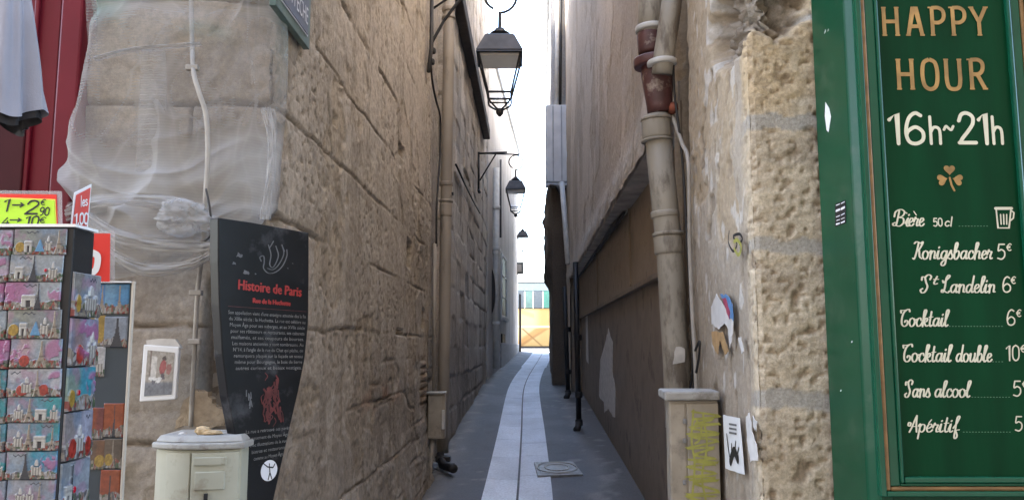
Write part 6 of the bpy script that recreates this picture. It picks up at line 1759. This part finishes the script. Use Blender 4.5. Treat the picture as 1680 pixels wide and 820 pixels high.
# ================================================================== SOUVENIR RACKS, MAGNETS, POSTCARDS, PRICE CARDS
ORD = ['top', 'second', 'third', 'fourth', 'fifth', 'sixth', 'seventh', 'eighth', 'ninth', 'tenth']
PALE, TEAL, PINK, GREY, BLUE = (0.40, 0.45, 0.50), (0.08, 0.33, 0.38), (0.42, 0.15, 0.32), (0.27, 0.29, 0.31), (0.10, 0.26, 0.46)
def paint(nx, ny, asp, sky, left, seed, spec):
    rnd = np.random.RandomState(seed)
    X, Y = np.meshgrid(np.linspace(0, 1, nx), np.linspace(0, 1, ny), indexing='ij')
    xa = X * asp
    C = np.zeros((nx, ny, 3)) + np.array(sky)
    C = mixc(C, left, (1 - sst(.3, .6, X + .15 * (fbm(xa * 3, Y * 3, seed) - .5))) * .8)
    H = np.zeros((nx, ny))
    C = mixc(C, (.20, .30, .44), sst(.45, .7, fbm(xa * 2.2, Y * 2.2, seed + 20, 3)) * (.55 if seed < 70 else 0))
    C = mixc(C, (.42, .26, .38), sst(.55, .7, fbm(xa * 2.6, Y * 2.6, seed + 21, 3)) * (.5 if seed < 70 else 0))
    C *= (0.7 + .6 * fbm(xa * 6, Y * 8, seed + 1, 4))[..., None]
    # busy base of little houses, trees, people
    hb = .22 + .16 * vn(X * 9, X * 0, seed + 2)
    base = (Y < hb)
    pal = np.array([(0.30, 0.26, 0.22), (0.14, 0.13, 0.14), (0.40, 0.36, 0.30), (0.10, 0.14, 0.09), (0.45, 0.44, 0.44), (0.30, 0.08, 0.07)])
    ix = (_h(np.floor(xa * 11), np.floor(Y * 9 + 3 * vn(X * 20, X * 0, 2)), seed + 3) * 5.99).astype(int)
    C = np.where(base[..., None], pal[ix] * .9, C); H += base * (.3 + .5 * vn(xa * 12, Y * 12, seed + 3))
    for kind, x0, s in spec:
        if kind == 'tower':
            w = s * (.03 + .17 * np.clip(1 - Y / .92, 0, 1) ** 2.2) / asp
            m = (np.abs(X - x0) < w) & (Y < .94) & ~((np.abs(X - x0) < w * .45) & (Y < .22))
            C = np.where(m[..., None], np.array([.34, .29, .24]), C); H = np.where(m, .9, H)
            m2 = (np.abs(X - x0) < w * 1.25) & (np.abs(Y - .40) < .02); C = np.where(m2[..., None], np.array([.2, .17, .15]), C)
        if kind == 'dark_tower':
            w = s * (.03 + .17 * np.clip(1 - Y / .92, 0, 1) ** 2.2) / asp
            m = (np.abs(X - x0) < w) & (Y < .94)
            C = np.where(m[..., None], np.array([.04, .045, .06]), C); H = np.where(m, .9, H)
        if kind == 'arch':
            w = s * .12 / asp * 2
            m = (np.abs(X - x0) < w) & (Y < .54) & (Y > .10)
            o_ = (np.abs(X - x0) < w * .34) & (Y < .33)
            C = np.where(m[..., None], np.array([.58, .57, .54]), C); H = np.where(m, 1.0, H)
            C = np.where((m & o_)[..., None], np.array([.05, .05, .07]), C); H = np.where(m & o_, .3, H)
            m3 = m & (np.abs(Y - .43) < .025); C = np.where(m3[..., None], np.array([.40, .39, .38]), C)
        if kind == 'dome':
            for dx_, sc_, yy_ in ((0, 1.0, .52), (-.13, .5, .42), (.13, .5, .42)):
                m = (((X - x0) * asp - dx_ * s * 1.3) / (s * .075 * (.5 + .5 * sc_)) ) ** 2 + ((Y - yy_) / (.20 * sc_)) ** 2 < 1
                m = m & (Y > yy_ - .03)
                C = np.where(m[..., None], np.array([.60, .59, .58]), C); H = np.where(m, .8, H)
            m = (np.abs(X - x0) * asp < s * .2) & (Y > .16) & (Y < .44)
            C = np.where(m[..., None], np.array([.50, .48, .45]) * (.55 + .6 * (np.sin(xa * 60) > -.2))[..., None], C); H = np.where(m, .7, H)
        if kind == 'tents':
            m = (Y < .60 - np.abs(X - x0) * asp * 1.3 / s) & (Y > .12)
            C = np.where(m[..., None], np.array([.17, .36, .58]), C); H = np.where(m, .8, H)
        if kind == 'gold':
            m = ((X - x0) * asp / (s * .2)) ** 2 + ((Y - .30) / .2) ** 2 < 1
            C = np.where(m[..., None], np.array([.40, .27, .08]) * (.7 + .6 * vn(xa * 20, Y * 20, 4))[..., None], C); H = np.where(m, .8, H)
        if kind == 'heart':
            m = ((X - x0) * asp / (s * .05)) ** 2 + ((Y - .42) / .07) ** 2 < 1
            C = np.where(m[..., None], np.array([.55, .02, .05]), C); H = np.where(m, 1.0, H)
        if kind == 'blossom':
            m = sst(.45, .55, fbm(xa * 4, Y * 4, seed + 9)) * (1 - sst(s * .22, s * .34, np.hypot((X - x0) * asp, Y - .6)))
            C = mixc(C, (.42, .17, .32), m * .8); H += m * .4
        if kind == 'red':
            m = ((X - x0) * asp / (s * .2)) ** 2 + ((Y - .25) / .2) ** 2 < 1 
            C = np.where(m[..., None], np.array([.36, .06, .05]) * (.6 + .8 * vn(xa * 16, Y * 16, 4))[..., None], C); H = np.where(m, .8, H)
        if kind == 'word':
            m = (np.abs(Y - .86 - .03 * np.sin(X * 60)) < .022) & (np.abs(X - x0) < s * .15)
            C = np.where(m[..., None], np.array([.08, .09, .12]), C)
    C = C * (0.62 + .25 * (fbm(xa * 22, Y * 22, seed + 8, 2) - .5))[..., None] * .92
    g_ = C.mean(-1, keepdims=True); C = g_ + (C - g_) * 1.15
    return C, H

def card(name, plane, x0, x1, y0, y1, lift, relief, nx, ny, args, label, cat, group, m='print', tilt=0.0, thick=0.004):
    asp = (x1 - x0) / (y1 - y0)
    C, H = paint(nx, ny, asp, *args)
    gx = np.linspace(x0, x1, nx); gy = np.linspace(y0, y1, ny)
    cx_, cy_ = (x0 + x1) / 2, (y0 + y1) / 2
    P = np.zeros((nx, ny, 3))
    X, Y = np.meshgrid(gx, gy, indexing='ij')
    Xr = cx_ + (X - cx_) * math.cos(tilt) - (Y - cy_) * math.sin(tilt); Yr = cy_ + (X - cx_) * math.sin(tilt) + (Y - cy_) * math.cos(tilt)
    base = lift + thick + H * relief
    base[0, :] = base[-1, :] = lift; base[:, 0] = base[:, -1] = lift      # rounded edge down to the board
    p0, u, v, n = [np.array(t) for t in (plane.p, plane.u, plane.v, plane.n)]
    P = p0 + Xr[..., None] * u + Yr[..., None] * v + base[..., None] * n
    o = link(name, grid_mesh(name, P, C, smooth=relief > 0), M[m])
    return tag(o, label, cat, group)

YR = 1.55
rack = empty('souvenir_rack', at(40, 900, YR), 'black upright souvenir rack covered with fridge magnets at the left edge', 'display rack')
FR = Plane((at(107, 600, YR).x, YR, 0), (1, 0, 0))
SD = Plane((at(107, 600, YR).x, YR, 0), (0, 1, 0))
zt_r = FR.loc(60, 373)[1]
bm = bmesh.new(); pbox(bm, FR, -0.34, 0.0, 0.25, zt_r, -0.078, 0.0); bm_obj('board', bm, M['board_black'], rack, bevel=.003)
bm = bmesh.new(); pbox(bm, FR, -0.36, 0.006, zt_r + .0005, zt_r + .006, -0.08, 0.006); bm_obj('top_strip', bm, M['white'], rack)
tube_obj('stand', [FR.pt(-.17, 0.02, -.04), FR.pt(-.17, .26, -.04)], .02, M['metal_plate'], rack)
bm = bmesh.new(); pbox(bm, FR, -0.32, -0.02, 0.0, 0.02, -0.2, 0.06); bm_obj('foot', bm, M['metal_plate'], rack, bevel=.004)
rows = [(373, 418), (418, 462), (463, 508), (508, 555), (556, 603), (605, 650), (651, 692), (693, 738), (740, 785), (786, 832)]
A_ = (PALE, GREY, 11, [('gold', .14, .8), ('tents', .5, .5), ('dome', .68, .7), ('tower', .88, .9), ('word', .35, .7)])
specs = [
 (GREY, (.30, .33, .30), 11, [('gold', .14, .9), ('arch', .30, .6), ('tents', .52, .5), ('dome', .68, .6), ('tower', .88, .9), ('word', .35, .8)]),
 (PALE, (.50, .50, .51), 12, [('arch', .2, .6), ('dark_tower', .47, .9), ('heart', .70, 1), ('dome', .84, .8), ('word', .3, .8)]),
 (PALE, PINK, 13, [('blossom', .08, 1.2), ('arch', .45, 1), ('blossom', .92, 1.0), ('dark_tower', .62, .7), ('word', .45, .8)]),
 (GREY, (.34, .36, .32), 14, [('gold', .14, .9), ('arch', .32, .5), ('tents', .55, .5), ('dome', .72, .7), ('tower', .90, .8), ('word', .4, .8)]),
 (PALE, (.48, .34, .38), 15, [('blossom', .15, 1.4), ('red', .3, .9), ('tower', .63, 1.1), ('blossom', .92, 1.5)]),
 ((.48, .50, .56), (.50, .50, .54), 16, [('red', .3, 1.1), ('dome', .38, .9), ('red', .7, .9), ('tower', .58, .8), ('blossom', .92, 1.1), ('word', .15, .6)]),
 (TEAL, (.36, .34, .42), 17, [('dome', .24, .8), ('tower', .44, 1.0), ('arch', .66, .9), ('dome', .9, .7), ('word', .75, .8)]),
 (TEAL, (.40, .36, .42), 18, [('dome', .24, .8), ('tower', .44, 1.0), ('arch', .66, .9), ('tower', .9, .5), ('word', .78, .8)]),
 ((.06, .34, .50), (.42, .42, .46), 19, [('dark_tower', .40, 1.0), ('dome', .62, .9), ('blossom', .85, 1.1), ('word', .25, .8)]),
 ((.30, .33, .40), (.38, .40, .46), 20, [('dome', .3, .8), ('tower', .7, .6), ('dome', .5, .6), ('word', .6, .8)]),
]
desc = ['grey city', 'pale silver', 'pink and white arch', 'grey city with blue tents', 'magenta blossom and tower', 'lilac and red', 'teal tower and arch', 'teal and lilac tower', 'bright turquoise sky', 'grey blue skyline']
ldesc = ['grey', 'pale grey', 'pink', 'dark grey', 'magenta', 'turquoise and brown', 'blue green', 'teal', 'violet', 'pale blue']
mx = [(27, 112), (20, 106), (12, 102), (16, 103), (21, 104), (16, 103), (15, 103), (15, 103), (14, 103), (15, 103)]
for i, (ya, yb2) in enumerate(rows):
    xa, xb = FR.loc(mx[i][0], ya)[0], min(FR.loc(mx[i][1], ya)[0], -0.002)
    y1, y0 = FR.loc(60, ya - 0.5)[1] - (0.004 if i == 0 else 0), FR.loc(60, yb2 + 0.5)[1]
    card('fridge_magnet', FR, xa, xb, y0, y1, 0.001, 0.004, 110, 56, specs[i], f'{desc[i]} souvenir magnet, {ORD[i]} row of the wide rack face', 'fridge magnet', 'souvenir magnets on the black rack', tilt=[.008, -.012, .01, 0, -.006, .012, -.01, .006, .018, -.008][i])
    w = xb - xa
    sp = specs[(i * 3 + 2) % 10]
    card('fridge_magnet', FR, xa - w - .004, xa - .003, y0 - .002, y1 - .002, 0.001, 0.004, 90, 50, (PINK if i in (2, 4) else TEAL if i in (5, 6, 7) else sp[0], sp[1] if i not in (2, 4) else PINK, 40 + i, sp[3]), f'{ldesc[i]} magnet cut by the left picture edge, {ORD[i]} rack row', 'fridge magnet', 'souvenir magnets on the black rack')
srow = [(447, 520), (522, 600), (602, 672), (674, 750), (752, 830)]
sdesc = ['silver white lady', 'lilac and pink', 'turquoise corner', 'red and lilac couple', 'pale blue heart']
sspec = [((.36, .36, .38), (.30, .28, .25), 61, [('gold', .15, .5), ('dome', .6, 1.2), ('word', .7, .8)]), ((.42, .38, .44), (.30, .20, .18), 62, [('red', .3, .7), ('blossom', .6, 1.6), ('dome', .75, .7)]),
         ((.10, .36, .46), (.30, .33, .25), 63, [('gold', .12, .6), ('heart', .35, 1), ('blossom', .9, 1)]), ((.42, .43, .52), (.30, .26, .24), 64, [('red', .25, .8), ('dome', .5, .7), ('red', .8, .6), ('word', .8, .5)]), ((.36, .40, .45), (.28, .30, .32), 65, [('dark_tower', .3, .6), ('heart', .4, 1.1), ('arch', .2, .5)])]
for i, (ya, yb2) in enumerate(srow):
    y1, y0 = SD.loc(130, ya)[1], SD.loc(130, yb2)[1]
    card('fridge_magnet', SD, .004, .106, y0, y1, 0.001, 0.005, 80, 60, sspec[i], f'{sdesc[i]} magnet, {ORD[i] if i < 4 else "lowest"} on the narrow side of the rack', 'fridge magnet', 'souvenir magnets on the black rack')

# grey postcard panel behind
YP = 2.2
pr2 = empty('postcard_stand', at(190, 900, YP), 'grey felt postcard panel with pale wooden edge behind the magnet rack', 'display panel')
PP = Plane((at(207, 640, YP).x, YP, 0), (1, 0, 0))
zt_p = PP.loc(190, 464)[1]
bm = bmesh.new(); pbox(bm, PP, -0.45, 0.0, 0.1, zt_p, -0.02, 0.0); bm_obj('felt_board', bm, M['board_grey'], pr2)
bm = bmesh.new(); pbox(bm, PP, 0.001, 0.008, 0.0, zt_p + .004, -0.005, 0.006); bm_obj('edge_strip', bm, mat('pale_birch_edge', (0.50, 0.44, 0.36), 0.6), pr2, bevel=.002)
bm = bmesh.new(); pbox(bm, PP, -0.45, 0.0, zt_p + .0005, zt_p + .004, -0.022, 0.012); bm_obj('top_strip', bm, M['white'], pr2)
bm = bmesh.new(); pbox(bm, PP, -0.45, 0.011, 0.0, .03, -0.15, 0.12); bm_obj('foot', bm, M['metal_plate'], pr2)
SUN, DUSK, NIGHT = (.34, .085, .04), (.20, .05, .05), (.13, .10, .08)
cards = [
 (173, 211, 466, 515, (BLUE, (.22, .40, .58), 71, [('tower', .62, .5), ('blossom', .2, 0.01)]), 'blue sky postcard with green trees, top right of the grey panel'),
 (150, 172, 466, 516, ((.12, .26, .50), (.40, .34, .16), 72, [('tower', .8, .6)]), 'blue and yellow postcard half hidden at the top of the panel'),
 (150, 171, 517, 567, ((.36, .24, .07), (.34, .26, .12), 73, [('gold', .6, 1)]), 'golden yellow postcard half hidden behind the magnet rack'),
 (172, 208, 519, 570, ((.30, .34, .40), (.26, .30, .36), 74, [('dark_tower', .58, 1.1)]), 'black and white tower postcard hanging second on the right'),
 (150, 171, 568, 618, ((.56, .55, .55), (.48, .48, .48), 75, [('dome', .6, .8)]), 'white postcard half hidden below the golden one'),
 (171, 208, 661, 717, (SUN, SUN, 76, [('dark_tower', .55, .3)]), 'red sunset postcard hanging alone below the bare felt'),
 (148, 170, 668, 720, (DUSK, SUN, 77, []), 'dark red dusk postcard half hidden beside the sunset one'),
 (172, 208, 719, 768, (NIGHT, (.16, .12, .09), 78, [('tower', .5, .5), ('gold', .3, .7)]), 'brown night postcard with a lit tower, under the sunset one'),
 (148, 171, 721, 770, ((.20, .10, .06), (.14, .09, .07), 79, [('gold', .7, .9)]), 'brown and gold night postcard half hidden by the rack'),
 (166, 204, 770, 826, (SUN, (.32, .07, .04), 80, [('dark_tower', .5, .3)]), 'lowest red sunset postcard at the bottom of the grey panel'),
]
for (xa, xb, ya, yb2, args, lb) in cards:
    a = PP.loc(xa, ya); b = PP.loc(xb, yb2)
    card('postcard', PP, a[0], min(b[0], -0.001), b[1], a[1], 0.001, 0.0, 34, 46, args, lb, 'postcard', 'postcards on the grey panel', thick=.002)

# price cards
PC = Plane((0, 1.60, 0), (1, 0, 0))
gcard = empty('price_card', PC.hit(45, 372), 'lime green handwritten price card in a clear sleeve on top of the rack', 'price card')
bm = bmesh.new(); 
def pq(name, plane, poly, l0, th, m, parent): return plate(name, plane, [plane.loc(*p) for p in poly], l0, th, M[m], parent)
pq('sleeve', PC, ((-80, 372), (101, 372), (100, 313), (-80, 311)), -0.004, 0.001, 'sleeve', gcard)
pq('red_backing', PC, ((-80, 372), (94, 372), (92, 319), (-80, 317)), -0.002, 0.001, 'tag_red', gcard)
pq('yellow_edge', PC, ((-80, 372), (93, 372), (91, 327), (-80, 321)), 0.0, 0.001, 'tag_yellow', gcard)
pq('green_sheet', PC, ((-80, 372), (92, 372), (90, 329), (-80, 325)), 0.002, 0.001, 'tag_green', gcard)
def hw(t, x0, x1, b_, t_, w, slant=.1): stroke_word(PC, t, x0, x1, b_, t_, 'sans', M['ink'], gcard, 'handwriting', w, slant, lift=0.0042)
hw('1', 5, 19, 347, 327, .14); hw('>', 21, 42, 347, 327, .12); hw('2', 42, 66, 352, 330, .14); hw('€', 68, 76, 337, 328, .16); hw('90', 66, 83, 354, 341, .16)
hw('4', 4, 17, 371, 358, .16); hw('>', 17, 38, 370, 353, .12); hw('10', 42, 66, 371, 355, .16); hw('€', 66, 76, 366, 357, .16)
t1 = empty('red_price_tag', at(132, 372, 1.66), 'faded red price tag with white border leaning above the rack', 'price tag')
T1 = Plane(at(117, 372, 1.66), (at(149, 372, 1.75) - at(117, 372, 1.66)))
pq('card', T1, ((117, 372), (145, 373), (151, 302), (123, 316)), -0.002, .001, 'white', t1)
pq('red_sheet', T1, ((119, 370), (142, 371), (148, 308), (125, 320)), 0.0, .001, 'tag_faded', t1)
def tw(pl, t, x0, x1, b_, t_, w, par, **k): stroke_word(pl, t, x0, x1, b_, t_, 'sans', M['white'], par, 'lettering', w, .06, lift=0.0022, **k)
tw(T1, 'les', 130, 142, 339, 322, .15, t1, base1=336); tw(T1, '1,00', 120, 143, 368, 350, .2, t1, base1=367)
t2 = empty('red_price_tag', at(165, 460, 1.9), 'bright red price tag behind the rack with a large white figure', 'price tag')
T2 = Plane((0, 1.9, 0), (1, 0, 0))
pq('sleeve', T2, ((130, 466), (187, 464), (187, 378), (130, 378)), -0.004, .001, 'sleeve', t2)
pq('red_sheet', T2, ((130, 462), (180, 462), (181, 383), (130, 383)), 0.0, .001, 'tag_red', t2)
tw(T2, '0', 146, 154, 404, 395, .22, t2); tw(T2, '0', 138, 163, 448, 415, .32, t2); tw(T2, '1', 130, 138, 448, 415, .22, t2)
tube_obj('stick', [T2.pt(T2.loc(160, 462)[0], T2.loc(160, 462)[1], -.006), T2.pt(T2.loc(160, 462)[0], 0.4, -.006)], .004, M['metal_plate'], t2)

bpy.data.objects.remove(_fo)
